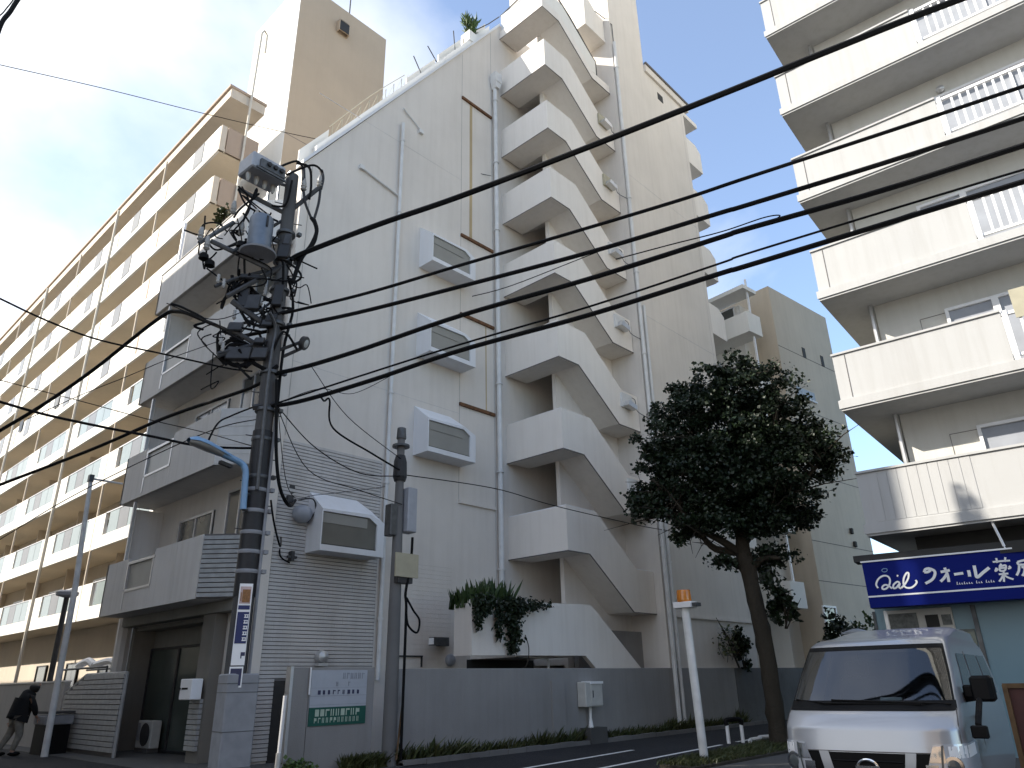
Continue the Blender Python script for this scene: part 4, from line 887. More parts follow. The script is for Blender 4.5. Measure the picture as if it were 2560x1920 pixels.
wire('slack cable with a kink dropping from the lowest cable to the slim pole',[hv(690,852,P1,RD),pp(700,866,.0),pp(712,864,-.1)]+[Vector((PX,PY,0)).lerp(Vector((QX,QY-.1,0)),t)*1+Vector((0,0,zz)) for t,zz in ((.45,6.55),(.75,6.2),(1.0,5.95))],.016,'service_cable')
wire('thin service wire from the fourth cable to the slim pole',[hv(673,792,P1,RD),Vector((8.5,12.8,6.9)),Vector((QX,QY-.12,6.2))],.007,'service_cable')
wire('upper sagging service wire between the two poles',[pp(598,876,.1),Vector((7.7,12.75,6.05)),Vector((8.9,12.8,5.72)),Vector((QX,QY-.12,5.85))],.009,'service_cable')
wire('lower sagging service wire between the two poles',[pp(598,878,.1),Vector((7.6,12.75,5.55)),Vector((8.9,12.8,5.35)),Vector((QX,QY-.12,5.2))],.007,'service_cable')
wire('thin wire from the slim pole across the stair to the right',[Vector((QX,QY-.05,5.9))]+[hv(a,b,(QX,QY),(1,0)) for a,b in ((1068,1055),(1200,1093),(1380,1135),(1540,1170))]+[Vector((27.5,12.9,5.0))],.009,'service_cable')
wire('thick black drop cable hanging down right of the big pole',[pp(598,820,.2),pp(597,900,.2),pp(597,985,.2),pp(605,1055,.1),pp(625,1092,-.6),Vector((8.95,G-.2,5.6))],.028,'drop_cable')
wire('thin black drop wire looping at the gable wall',[pp(585,1080,.2),pp(592,1130,.1),pp(605,1180,-.4),Vector((8.7,G-.15,4.7)),Vector((8.75,G-.1,4.3)),Vector((9.0,G-.12,4.15))],.014,'drop_cable')
wire('black wire from the pole down to the blue street lamp',[pp(545,880,.1),pp(500,898,.3),pp(470,915,.45),pp(447,958,.6)],.014,'drop_cable')
wire('blue sheathed wire end at the top left corner',[hv(a,b,(3,9),(-1,.2)) for a,b in ((70,-45),(38,0),(22,25),(8,42),(1,56),(-4,70))],.022,'sheathed_cable')
wire('thin twisted wire beside the blue sheathed wire',[hv(a,b,(3,9),(-1,.2)) for a,b in ((55,-45),(28,0),(14,18),(6,28),(-4,36))],.006,'sheathed_cable')

# ---------------------------------------------------------------- posts along the left street
wl=thing('lamp_post','tall pale grey lamp post in front of the white wall','lamp post',(6.72,22.38,0))
part('post',MB().tube([(6.72,22.38,0),(6.66,22.38,4),(6.5,22.38,7.1)],[.085,.075,.055],12),M['poleweathered'],wl,smooth=True)
part('arm',MB().tube([(6.5,22.38,7.05),(7.3,22.2,7.0)],.03,6),M['poleweathered'],wl); part('bracket',MB().box(6.44,22.3,6.95,6.56,22.46,7.15),M['steel'],wl)
dl=thing('lamp_post','dark post lamp with flat square head behind the white wall','lamp post',(7.9,27.2,0))
part('post',MB().tube([(7.9,27.2,0),(7.9,27.2,4.3)],[.09,.075],10),M['darksteel'],dl,smooth=True); part('head',MB().lathe((7.9,27.2,4.3),[(.1,0),(.32,.06),(.34,.16),(.2,.22),(.02,.24)],14),M['boxgrey'],dl,smooth=True)
# warning beacon post
bc=thing('warning_beacon','slim white post with amber warning light','beacon',(13.9,8.17,0))
part('post',MB().tube([(13.93,8.12,0),(13.9,8.18,2.84)],[.082,.085],14),M['poleweathered'],bc,smooth=True)
part('base_box',MB().box(13.76,7.96,2.84,14.04,8.38,2.96),M['white'],bc,bevel=.01)
part('side_sensor',MB().box(13.8,7.86,2.86,14.0,7.96,2.93),M['steel'],bc)
part('lamp',MB().lathe((13.9,8.18,2.96),[(.145,0),(.15,.04),(.145,.2),(.135,.24),(.02,.25)],20),M['orange'],bc,smooth=True)
# utility cabinet
uc=thing('utility_cabinet','small pale cabinet on a leg against the low wall','cabinet',(16.5,12.75,0))
part('cabinet',MB().box(16.15,12.66,.86,16.86,12.94,1.46),M['acwhite'],uc,bevel=.015); part('door',MB().box(16.37,12.645,.89,16.84,12.66,1.41),M['acwhite'],uc); part('cap',MB().box(16.35,12.63,1.41,16.88,12.95,1.47),M['signwhite'],uc)
part('handle',MB().box(16.42,12.635,1.08,16.45,12.645,1.25),M['steel'],uc); part('leg',MB().tube([(16.5,12.82,.36),(16.5,12.82,.6),(16.52,12.82,.86)],[.07,.03,.035],8),M['signwhite'],uc,smooth=True); part('pad',MB().box(16.2,12.6,0,16.9,12.94,.37),M['concrete'],uc)
lb=thing('yard_lamp','white L-shaped lamp pole in the dark opening behind the low wall','lamp',(16.15,13.9,0)); part('pole',MB().tube([(16.15,13.9,0),(16.15,13.9,2.02),(16.05,13.9,2.07),(15.0,13.9,2.12)],.035,8),M['signwhite'],lb,smooth=True)
gp=thing('guard_pipe','short black and white hoop bollard at the road edge','bollard',(18.25,9.7,0))
part('post',MB().tube([(18.05,9.8,0),(18.05,9.8,.42)],.045,8),M['signwhite'],gp,smooth=True); part('post',MB().tube([(18.4,9.6,0),(18.4,9.6,.42)],.045,8),M['signwhite'],gp,smooth=True); part('sleeve',MB().tube(curve([(18.05,9.8,.40),(18.07,9.8,.52),(18.38,9.6,.52),(18.4,9.6,.40)],4),.055,8),M['black'],gp,smooth=True)
wh=single('hose',MB().tube(curve([(17.6,9.0,.08),(18.0,9.2,.1),(18.3,9.1,.12),(18.9,9.4,.1),(19.3,9.3,.1),(19.7,9.5,.1)],5),.045,7),M['poleweathered'],'white crumpled hose lying on the grass bank','hose',smooth=True)
tp=thing('yard_lamp','mushroom post lamp standing behind the tree trunk','lamp',(27.5,9.6,0)); part('post',MB().tube([(27.5,9.6,0),(27.5,9.6,2.75)],.07,8),M['boxgrey'],tp,smooth=True); part('shade',MB().lathe((27.5,9.6,2.75),[(.1,0),(.5,.05),(.48,.1),(.1,.22)],14),M['boxgrey'],tp,smooth=True)
ab=thing('sign_board','dark red standing board with wooden frame at the right edge','sign board',(10.2,1.75,0))
part('panel',MB().obox((10.3,1.72,.68),(.01,0,.0),(0,.36,0),(.05,0,.66)),M['boardred'],ab); part('frame',MB().obox((10.28,2.09,.68),(.025,0,0),(0,.025,0),(.05,0,.68)).obox((10.28,1.35,.68),(.025,0,0),(0,.025,0),(.05,0,.68)).obox((10.335,1.72,1.35),(.025,0,0),(0,.39,0),(0,0,.025)),M['wood'],ab)

# ---------------------------------------------------------------- vans and cars: stacked plan outlines
def vehicle(root,prof,length,mats,n=24,exp=4.2,R=.55):
    zs=[p[0] for p in prof]
    def at(z):
        for i in range(len(prof)-1):
            if prof[i][0]<=z<=prof[i+1][0]:
                t=(z-prof[i][0])/(prof[i+1][0]-prof[i][0]); return [a+(b-a)*t for a,b in zip(prof[i],prof[i+1])]
        return prof[-1] if z>zs[-1] else prof[0]
    def surf(z,u,off=0):     # u in [-1,1] round the front, beyond +-1 along the sides
        _,xf,w,xr=at(z)
        def P(u):
            if abs(u)<=1:
                ph=u*PI/2; c=max(math.cos(ph),0); s=math.sin(ph)
                return xf+R-R*c**(2/exp), math.copysign(abs(s)**(2/exp),u)*w
            return xf+R+(abs(u)-1)*(xr-xf-R), math.copysign(w,u)
        x,y=P(u)
        if off:
            e=.01; a=P(u-e); b=P(u+e); dx,dy=b[0]-a[0],b[1]-a[1]; l=math.hypot(dx,dy) or 1; nx,ny=-dy/l,dx/l
            if nx*(x-(xf+R+1))+ny*y<0: nx,ny=-nx,-ny
            x+=nx*off; y+=ny*off
        return Vector((x,y,z))
    def patch(name,z0,z1,u0,u1,off,mt,nz=6,nu=16,parent=None,shear=0,label=None,smooth=True):
        vs=[];fs=[]
        for i in range(nz+1):
            z=z0+(z1-z0)*i/nz
            for j in range(nu+1):
                f=i/nz; a=u0[0]+(u0[1]-u0[0])*f if isinstance(u0,tuple) else u0; b=u1[0]+(u1[1]-u1[0])*f if isinstance(u1,tuple) else u1
                vs.append(surf(z,a+(b-a)*j/nu,off))
        for i in range(nz):
            for j in range(nu): k=i*(nu+1)+j; fs.append((k,k+1,k+nu+2,k+nu+1))
        return part(name,MB().add(vs,fs),mt,parent or root,label=label,smooth=smooth)
    return surf,patch,at
def wheels(root,xs,w,r):
    for x in xs:
        for s in (-1,1):
            wv=part('wheel',MB().lathe((x,s*(w-.22),r),[(r*.6,0),(r,.0),(r,.2),(r*.6,.2)],20,(0,s,0)),M['rubber'],root,smooth=True)
            part('rim',MB().lathe((x,s*(w-.03),r),[(r*.62,0),(r*.55,.02),(.03,.015)],16,(0,s,0)),M['alu'],wv)
VW=.885
van=thing('van','silver delivery van parked nose-out in front of the pharmacy','van',(8.80,3.20,0),rz=math.radians(6.3),local=True)
VP=[(.22,.06,.84,4.60),(.35,.02,.87,4.68),(.55,.0,.885,4.70),(.74,.005,.885,4.70),(.96,.045,.885,4.70),(.99,.075,.885,4.70),(1.03,.12,.884,4.70),(1.09,.19,.882,4.69),(1.16,.31,.875,4.68),(1.24,.40,.865,4.67),(1.5,.70,.835,4.63),(1.76,1.0,.79,4.58),(1.84,1.10,.77,4.56),(1.89,1.24,.74,4.55),(1.92,1.45,.72,4.55),(1.96,2.0,.71,4.55),(2.04,2.6,.70,4.5),(2.09,3.0,.62,4.45),(2.11,3.3,.45,4.4)]
VP=[(a,b,c*1.022,d) for a,b,c,d in VP]
surf,patch,at=vehicle(van,VP,4.7,M)
def uf(y): return math.copysign(math.asin(min(abs(y),1)**2.1)/(PI/2),y)
def ring(z): return [-2+i*.1 for i in range(10)]+[-1+i*2/36 for i in range(37)]+[1.1+i*.1 for i in range(10)]
def body_rows(rows,cutout=None):
    us=[-2,-1.75,-1.5,-1.25,-1.1]+[-1+i*2/40 for i in range(41)]+[1.1,1.25,1.5,1.75,2]
    vs=[surf(z,u) for z in rows for u in us]; n=len(us); fs=[]
    for i in range(len(rows)-1):
        for j in range(n-1):
            zc=(rows[i]+rows[i+1])/2; uc=(us[j]+us[j+1])/2
            if cutout and cutout(zc,uc): continue
            fs.append((i*n+j,i*n+j+1,(i+1)*n+j+1,(i+1)*n+j))
        if not cutout: pass
    for i in range(len(rows)-1): fs.append((i*n+n-1,i*n,(i+1)*n,(i+1)*n+n-1))
    e=(len(rows)-1)*n; fs.append(tuple(range(e,e+n)))
    return MB().add(vs,fs)
rows=[.22,.28,.35,.45,.55,.65,.72,.80,.88,.94,.96,.98,.995,1.01,1.03,1.06,1.09,1.12,1.16,1.215,1.28,1.36,1.44,1.5,1.58,1.66,1.74,1.80,1.84,1.87,1.89,1.905,1.92,1.94,1.96,1.98,2.0,2.02,2.04,2.065,2.09,2.10,2.11]
WS=(1.215,1.80)
part('body',body_rows(rows,lambda z,u: WS[0]<z<WS[1] and abs(u)<.70),M['vanpaint'],van,smooth=True,auto=50)
patch('windscreen',1.20,1.815,-.72,.72,.004,M['vanglass'],12,28)
fr=patch('windscreen_surround',1.135,1.23,-.77,.77,.006,M['black'],4,28); patch('windscreen_surround',1.775,1.825,-.74,.74,.007,M['black'],2,28)
for s in (-1,1): patch('windscreen_surround',1.2,1.82,s*.685,s*.735,.007,M['black'],10,4)
patch('wiper_cowl',1.13,1.16,-.7,.7,.008,M['black'],2,24)
for s,a,b in ((1,-.25,.55),(1,-.62,.1)):
    part('wiper',MB().tube([surf(1.19,a,.02),surf(1.205,(a+b)/2,.03),surf(1.235,b,.02)],.010,5),M['black'],van)
part('bonnet_shutline',MB().tube([surf(.745,u,.002) for u in [-.72+i*.06 for i in range(25)]],.005,4),M['seam'],van)
for s in (-1,1):
    part('panel_gap',MB().tube([surf(z,s*(.775-.05*(z-.7)),.001) for z in (.76,.8,.9,1.0,1.1,1.15)],.007,4),M['seam'],van)
    h=patch('headlight',.44,.83,(s*uf(.54),s*uf(.70)),s*1.10,.014,M['headlight'],8,14)
    patch('headlight_bezel',.40,.46,s*uf(.5),s*1.12,.016,M['black'],1,8,h);
    patch('reflector',.66,.81,(s*uf(.64),s*uf(.70)),s*uf(.80),.016,M['chrome'],3,4,h); patch('reflector',.50,.64,s*uf(.60),s*uf(.72),.018,M['chrome'],3,4,h)
    patch('indicator',.70,.81,s*uf(.84),s*1.06,.016,M['signwhite'],3,5,h); patch('lamp_divider',.46,.82,(s*uf(.72),s*uf(.78)),(s*uf(.74),s*uf(.80)),.020,M['tint'],4,2,h)
    c=surf(.63,s*uf(.86),.014); part('bulb_housing',MB().lathe(c,[(.095,0),(.09,.008),(.06,.009)],18,(-1,s*.35,0)),M['chrome'],h,smooth=True); part('projector',MB().lathe(c,[(.062,.008),(.05,.013),(.01,.015)],18,(-1,s*.35,0)),M['tint'],h,smooth=True)
    patch('grille_bar',.40,.745,(s*uf(.34),s*uf(.42)),(s*uf(.45),s*uf(.53)),.024,M['vanpaint'],4,3,label='slanted silver grille bar')
    patch('grille_edge',.40,.74,s*uf(.5),(s*uf(.56),s*uf(.68)),.012,M['black'],4,6)
g=patch('grille',.38,.735,-uf(.46),uf(.46),.012,M['black'],5,20)
for i in range(4): part('grille_slat',MB().tube([surf(.43+i*.075,uf(-.38+j*.069),.016) for j in range(12)],.008,4),M['black'],g)
em=part('emblem',MB().tube([surf(.60+.075*math.sin(t),.0,.035)+Vector((0,.10*math.cos(t),0)) for t in [i*2*PI/24 for i in range(25)]],.013,6,cap=False),M['chrome'],van,smooth=True)
part('emblem_bar',MB().obox(surf(.60,0,.036),(.012,0,0),(0,.12,0),(0,0,.016)),M['chrome'],em)
patch('bumper_intake',.25,.36,-.6,.6,.006,M['black'],2,20)
part('number_plate',MB().obox(surf(.30,0,.03),(.006,0,0),(0,.165,0),(0,0,.08)),M['signwhite'],van)
for s in (-1,1):
    patch('side_window',1.22,1.72,s*1.06,s*1.26,.006,M['tint'],5,6); patch('side_window',1.22,1.72,s*1.30,s*1.62,.006,M['tint'],5,6); patch('side_window',1.22,1.72,s*1.66,s*1.93,.006,M['tint'],5,6)
    part('door_gap',MB().tube([surf(z,s*1.28,.002) for z in (.3,.8,1.2,1.75)],.005,4),M['seam'],van)
    part('door_handle',MB().obox(surf(1.02,s*1.22,.02),(.09,0,0),(0,.015,0),(0,0,.018)),M['black'],van)
    if s>0: continue
    mc=surf(1.27,s*1.05,.0); 
    mr=part('door_mirror',MB().obox(mc+Vector((-.12,s*.21,.06)),(.055,s*.02,0),(0,s*.105,0),(.01,0,.135)),M['black'],van,bevel=.03)
    part('mirror_arm',MB().tube([mc+Vector((-.04,s*.0,-.03)),mc+Vector((-.1,s*.12,-.02))],[.06,.05],6),M['black'],mr); part('mirror_foot',MB().obox(mc+Vector((-.09,s*.06,.03)),(.05,0,0),(0,.05,0),(0,0,.07)),M['black'],mr,bevel=.02)
uv=part('under_mirror',MB().tube(curve([surf(1.22,-1.02,.02)+Vector((-.1,-.14,0)),surf(1.1,-1.0,.02)+Vector((-.1,-.12,0)),surf(.98,-1.0,.02)+Vector((-.09,-.10,0))],3),.035,6).obox(surf(.93,-.97,.08)+Vector((-.06,-.06,0)),(.05,0,0),(0,.075,0),(0,0,.06)),M['black'],van,bevel=.012)
part('rear_spoiler',MB().box(4.35,-.70,1.93,4.66,.70,1.99),M['black'],van,bevel=.02)
part('floor',MB().box(.3,-.8,.2,4.6,.8,.34),M['black'],van); part('dashboard',MB().prism([(.45,.5),(.45,1.14),(.8,1.16),(1.05,1.0),(1.05,.5)],'y',-.80,.80),M['seat'],van,bevel=.02)
part('rear_bulkhead',MB().box(3.6,-.75,.34,3.65,.75,1.8),M['seat'],van)
for s in (-1,1):
    se=part('seat',MB().box(1.45,s*.42-.25,.7,1.95,s*.42+.25,.85).obox((1.98,s*.42,1.15),(.07,0,0),(0,.24,0),(.06,0,.32)),M['seat'],van,bevel=.04); part('headrest',MB().obox((2.05,s*.42,1.57),(.05,0,0),(0,.14,0),(.01,0,.09)),M['seat'],se,bevel=.03)
part('steering_wheel',MB().tube([Vector((1.12,-.4,1.12))+Vector((.06*math.sin(t),.19*math.cos(t),.18*math.sin(t))) for t in [i*2*PI/18 for i in range(19)]],.016,6,cap=False),M['black'],van,smooth=True)
part('paper',MB().obox((.62,-.22,1.21),(.03,0,0),(0,.11,0),(.02,0,.045)),M['paper'],van); part('paper',MB().prism([(.5,.5),(.62,.78),(.75,.62),(.66,.45)],'z',1.165,1.19),M['paper'],van); part('rear_view_mirror',MB().box(1.0,-.12,1.66,1.03,.12,1.74),M['black'],van,bevel=.01)
wheels(van,(.85,3.55),.88,.33)
# small white car behind the wall on the left
car=thing('parked_car','white car parked behind the white wall on the left','car',(9.1,31.0,0),rz=math.radians(-88),local=True)
CP=[(.2,.1,.75,4.2),(.35,.0,.82,4.3),(.6,.02,.84,4.3),(.8,.12,.83,4.25),(.92,.75,.81,4.2),(1.0,.95,.78,4.15),(1.4,1.75,.66,3.95),(1.5,2.0,.60,3.85),(1.54,2.4,.4,3.6)]
surf,patch,at=vehicle(car,CP,4.3,M)
part('body',body_rows([.2,.35,.5,.6,.7,.8,.88,.92,.96,1.0,1.1,1.2,1.3,1.4,1.45,1.5,1.52,1.54]),M['white'],car,smooth=True,auto=50)
patch('windscreen',.98,1.38,-.72,.72,.006,M['winglass'],6,16)
for s in (-1,1):
    patch('side_window',1.0,1.36,s*1.05,s*1.42,.006,M['winglass'],4,6); patch('side_window',1.0,1.36,s*1.46,s*1.85,.006,M['winglass'],4,6); patch('headlight',.6,.75,s*.6,s*1.05,.008,M['headlight'],3,6)
    part('door_mirror',MB().obox(surf(1.02,s*1.1,.1),(.05,0,0),(0,.08,0),(0,0,.06)),M['white'],car,bevel=.015)
wheels(car,(.8,3.3),.82,.29)
rk=thing('carport_rack','dark pipe rack with white bundles on it behind the board fence','rack',(8.6,26,0))
part('rail',MB().tube([(8.6,24.6,2.15),(8.6,29,2.15)],.035,6).tube([(8.6,24.6,0),(8.6,24.6,2.15)],.03,6).tube([(8.6,29,0),(8.6,29,2.15)],.03,6).tube([(9.5,24.6,2.15),(9.5,29,2.15)],.035,6),M['darksteel'],rk)
part('bundle',MB().tube(curve([(9,25.0,2.25),(9,25.6,2.34),(9,26.4,2.3),(9,26.8,2.26)],4),.10,8),M['white'],rk,smooth=True); part('bundle',MB().tube(curve([(9.1,27.2,2.25),(9.1,27.8,2.4),(9.1,28.6,2.28)],4),.12,8),M['white'],rk,smooth=True)
# ---------------------------------------------------------------- person bending over the bin
def skin_mesh(name,verts,edges,mt,parent,sub=2,root=0):
    me=bpy.data.meshes.new(name+'_cage'); me.from_pydata([v[:3] for v in verts],edges,[]); o=bpy.data.objects.new(name+'_cage',me); COL.objects.link(o)
    o.modifiers.new('skin','SKIN'); sk=me.skin_vertices[0].data if me.skin_vertices else None
    if sk is None:
        bpy.context.view_layer.objects.active=o; bpy.ops.mesh.customdata_skin_add(); sk=me.skin_vertices[0].data
    for i,v in enumerate(verts):
        r=v[3]; sk[i].radius=r if isinstance(r,tuple) else (r,r); sk[i].use_root=(i==root)
    s=o.modifiers.new('sub','SUBSURF'); s.levels=s.render_levels=sub
    dg=bpy.context.evaluated_depsgraph_get(); dg.update(); nm=bpy.data.meshes.new_from_object(o.evaluated_get(dg))
    bpy.data.objects.remove(o)
    for p in nm.polygons: p.use_smooth=True
    nm.materials.clear(); nm.materials.append(mt)
    r=bpy.data.objects.new(name,nm); COL.objects.link(r); r.parent=parent; ORG[r]=Vector((0,0,0)); return r
per=thing('person','person in black jacket and beige trousers bending over the bin','person',(5.93,23.72,0),rz=math.atan2(-.26,.97),local=True); per.scale=(1.08,1.08,1.08)
# local x = the way the person leans, z up
hip=(.36,0,.84); 
body=[(.36,0,.86,(.13,.15)),(.44,0,1.05,(.13,.14)),(.49,0,1.24,(.13,.16)),(.54,0,1.37,.065),(.58,0,1.46,.085),(.61,0,1.55,.09),
 (.33,.10,.80,.085),(.24,.12,.45,.062),(.06,.12,.10,.045),(.14,.12,.035,.035),
 (.38,-.10,.80,.085),(.46,-.12,.44,.062),(.36,-.13,.10,.045),(.46,-.13,.035,.035),
 (.54,.19,1.24,.055),(.42,.27,1.0,.042),(.24,.26,.80,.032),(.20,.25,.73,.03),
 (.56,-.19,1.24,.055),(.66,-.24,1.0,.042),(.72,-.16,.84,.032),(.76,-.13,.80,.03)]
be=[(0,1),(1,2),(2,3),(3,4),(4,5),(0,6),(6,7),(7,8),(8,9),(0,10),(10,11),(11,12),(12,13),(2,14),(14,15),(15,16),(16,17),(2,18),(18,19),(19,20),(20,21)]
skin_mesh('body',body,be,M['skin'],per)
jk=[(.34,0,.82,(.21,.23)),(.39,0,1.0,(.235,.25)),(.42,0,1.18,(.22,.25)),(.49,0,1.34,(.15,.18)),(.54,0,1.43,.115),
 (.51,.19,1.25,.095),(.40,.28,1.0,.072),(.25,.27,.82,.05),(.54,-.19,1.25,.095),(.66,-.25,1.0,.072),(.71,-.17,.86,.05)]
skin_mesh('jacket',jk,[(0,1),(1,2),(2,3),(3,4),(2,5),(5,6),(6,7),(2,8),(8,9),(9,10)],M['cloth'],per,root=1)
tr_=[(.35,0,.86,(.15,.18)),(.33,.10,.76,.115),(.24,.12,.45,.085),(.07,.12,.10,.062),(.38,-.10,.76,.115),(.46,-.12,.44,.085),(.36,-.13,.10,.062)]
skin_mesh('trousers',tr_,[(0,1),(1,2),(2,3),(0,4),(4,5),(5,6)],M['trouser'],per)
skin_mesh('hair',[(.585,0,1.56,.14),(.565,0,1.45,.12),(.54,0,1.37,.10)],[(0,1),(1,2)],M['hair'],per)
for y,x in ((.12,.05),(-.13,.35)): part('shoe',MB().ball((x+.07,y,.05),.06,10,6,(2.2,.85,.85)),M['black'],per,smooth=True)
for (wx,wy,wz,sx) in ((.20,.25,.73,-1),(.76,-.13,.80,1)):
    hd_=MB()
    for i in range(4): hd_.tube([(wx,wy+(-.03+.02*i),wz-.02),(wx+.01*sx,wy+(-.034+.022*i),wz-.07-.012*(1.5-abs(i-1.5))),(wx+.02*sx,wy+(-.034+.022*i),wz-.10-.012*(1.5-abs(i-1.5)))],[.011,.01,.007],6)
    hd_.tube([(wx+.02,wy-.03,wz-.01),(wx+.04*sx,wy-.05,wz-.04),(wx+.045*sx,wy-.05,wz-.065)],[.012,.011,.008],6)
    part('hand',hd_,M['skin'],per,smooth=True)
part('face',MB().ball((.675,0,1.545),.022,8,6,(1,.8,1.3)).ball((.66,.035,1.575),.014,8,6).ball((.66,-.035,1.575),.014,8,6).ball((.66,0,1.495),.02,8,6,(.6,1.4,.4)),M['skin'],per,smooth=True)

# ---------------------------------------------------------------- plants
def leaves(pts,size,rnd,aspect=.45,droop=0,up=None):
    mb=MB()
    for p in pts:
        p=Vector(p); s=size*(.6+.8*rnd.random())
        d=Vector((rnd.gauss(0,1),rnd.gauss(0,1),rnd.gauss(0,.7)-droop)).normalized() if up is None else (Vector((rnd.gauss(0,up),rnd.gauss(0,up),1))).normalized()
        a=d.cross(Vector((rnd.gauss(0,1),rnd.gauss(0,1),rnd.gauss(0,1)))).normalized()*s*aspect
        e=p+d*s; mid=p+d*s*.5; n=d.cross(a).normalized()*s*.08
        mb.add([p,mid+a+n,e,mid-a+n],[(0,1,2),(0,2,3)])
    return mb
def blob(rnd,c,r,n,shell=.55):
    R=[]
    for i in range(n):
        d=Vector((rnd.gauss(0,1),rnd.gauss(0,1),rnd.gauss(0,1))).normalized(); t=(shell+(1-shell)*rnd.random()) if rnd.random()<.75 else rnd.random()
        t*=1+.12*math.sin(7*d.x+3*c[0])*math.cos(6*d.z+c[1])
        R.append((c[0]+d.x*r[0]*t,c[1]+d.y*r[1]*t,c[2]+d.z*r[2]*t))
    return R
rt=random.Random(11)
tree=thing('street_tree','large dark evergreen tree beside the parked van','tree',(17.62,8.3,0))
TD=Vector((.42,-.907,0)); TV=Vector((.907,.42,0))   # across and along the line of sight
def tp_(s,h,v=0): return Vector((17.62,8.3,0))+TD*(s*(.90 if s>0 else .98))+TV*v+Vector((0,0,h))
tm=MB().tube(curve([tp_(-.02,-.05),tp_(0,.3),tp_(.0,1.2),tp_(-.02,2.2),tp_(-.08,3.0),tp_(-.16,3.9),tp_(-.22,4.6),tp_(-.1,5.6),tp_(.05,6.8)],4),[.28]+[.23,.215,.21,.205]+[.20]*4+[.20]*4+[.20]*4+[.195]*4+[.22,.21,.2,.18]+[.16,.15,.14,.13]+[.12,.1,.08,.06],12)
for k_,v_ in enumerate(tm.v): v_+=Vector((rt.gauss(0,.012)+.014*math.sin(k_%12*2.1),rt.gauss(0,.012)+.014*math.cos(k_%12*1.7),0))
part('trunk',tm,M['bark'],tree,smooth=True,auto=80)
limbs=[[(-.2,4.3),(-.7,4.7),(-1.3,5.1),(-1.9,5.9),(-2.3,6.4)],[(-.2,4.6),(.3,5.1),(1.0,5.5),(1.8,6.2),(2.4,6.7)],[(-.15,5.2),(-.6,5.9),(-1.0,7.0),(-1.2,8.0)],[(-.05,5.6),(.5,6.3),(1.0,7.2),(1.3,8.2)],[(0,6.2),(.05,7.5),(.1,8.8)],[(-.2,4.4),(-.9,4.55),(-1.3,5.0),(-1.9,5.3)],[(-.1,4.0),(.3,4.2),(.7,4.15)],[(-.2,4.0),(-.6,4.2),(-.9,4.15)],[(-1.3,5.0),(-1.7,5.5),(-2.6,5.7)]]
for i,l in enumerate(limbs):
    v=(i%3-1)*.25; P=curve([tp_(s,h,v*(j/len(l))*2) for j,(s,h) in enumerate(l)],4); n=len(P); part('limb',MB().tube(P,[.115*(1-.75*k/n) for k in range(n)],8),M['bark'],tree,smooth=True)
mb=MB()
for i in range(220):
    l=rt.choice(limbs[:6]+limbs[8:]); t=rt.uniform(.35,1); k=min(int(t*(len(l)-1)),len(l)-2); f=t*(len(l)-1)-k
    s=l[k][0]+(l[k+1][0]-l[k][0])*f; h=l[k][1]+(l[k+1][1]-l[k][1])*f; a=tp_(s,h,rt.uniform(-.6,.6)); d=Vector((rt.gauss(0,.45),rt.gauss(0,.45),rt.gauss(.2,.35)))
    mb.tube([a,a+d*.6+Vector((0,0,.05)),a+d*1.2],[.022,.014,.005],4)
part('twigs',mb,M['bark'],tree)
B=[(-.1,8.75,.0,(1.15,1.3,.75),2300),(-1.15,8.35,.1,(1.0,1.1,.75),1900),(.85,8.45,-.1,(1.0,1.1,.75),1900),(-1.75,7.65,0,(.85,1.0,.75),1500),(1.45,7.75,.1,(.85,1.0,.7),1500),(-.3,7.7,0,(1.3,1.4,.85),2600),(.7,7.35,.2,(1.0,1.2,.7),1600),
   (-1.9,6.85,0,(.75,.9,.6),1300),(-1.0,6.75,-.2,(1.0,1.1,.7),1700),(1.9,6.95,0,(.75,.9,.5),1200),(2.3,6.75,0,(.5,.6,.42),700),(2.35,6.3,0,(.28,.4,.3),260),(-2.0,5.95,.1,(.9,1.0,.6),1700),(-2.55,5.85,0,(.5,.6,.45),700),(-1.2,5.95,-.2,(.8,.9,.55),1100),
   (.9,6.05,0,(.85,1.0,.7),1700),(1.35,5.45,0,(.6,.8,.45),900),(.5,5.2,.1,(.7,.9,.5),1100),(-.1,6.2,.3,(.6,1.1,.6),600),(-.75,4.15,0,(.28,.3,.22),170),(.3,4.15,.1,(.5,.5,.3),380),(.75,4.2,0,(.3,.35,.2),160),(-1.55,4.85,0,(.45,.4,.25),160),(.2,3.45,0,(.35,.35,.4),170),(-.3,5.25,-.4,(.8,.6,.5),1300),(.5,5.05,-.3,(.6,.5,.35),700),(1.0,5.15,.2,(.5,.6,.35),500),(-1.0,5.3,-.3,(.7,.6,.4),900),(-.2,6.9,-.6,(1.3,.7,1.0),2600),(.8,6.6,-.6,(.9,.6,.8),1500),(-.1,5.9,-.7,(1.0,.5,.6),1600)]
pts=[]
for s,h,v,r,n in B:
    c=tp_(s,h,v)
    # each mass is broken into tufts so that sky shows between
    k=max(4,n//40)
    for i in range(k):
        d=Vector((rt.gauss(0,1),rt.gauss(0,1),rt.gauss(0,1))).normalized(); t=.40+.74*rt.random()
        cc=c+TD*(d.x*r[0]*t)+TV*(d.y*r[1]*t)+Vector((0,0,d.z*r[2]*t)); q=.13+.16*rt.random()
        pts+=blob(rt,cc,(q*1.4,q*1.4,q*.9),int(n/k*1.9),.2)
crown=part('crown',leaves(pts,.10,rt,.40),M['leaf'],tree)
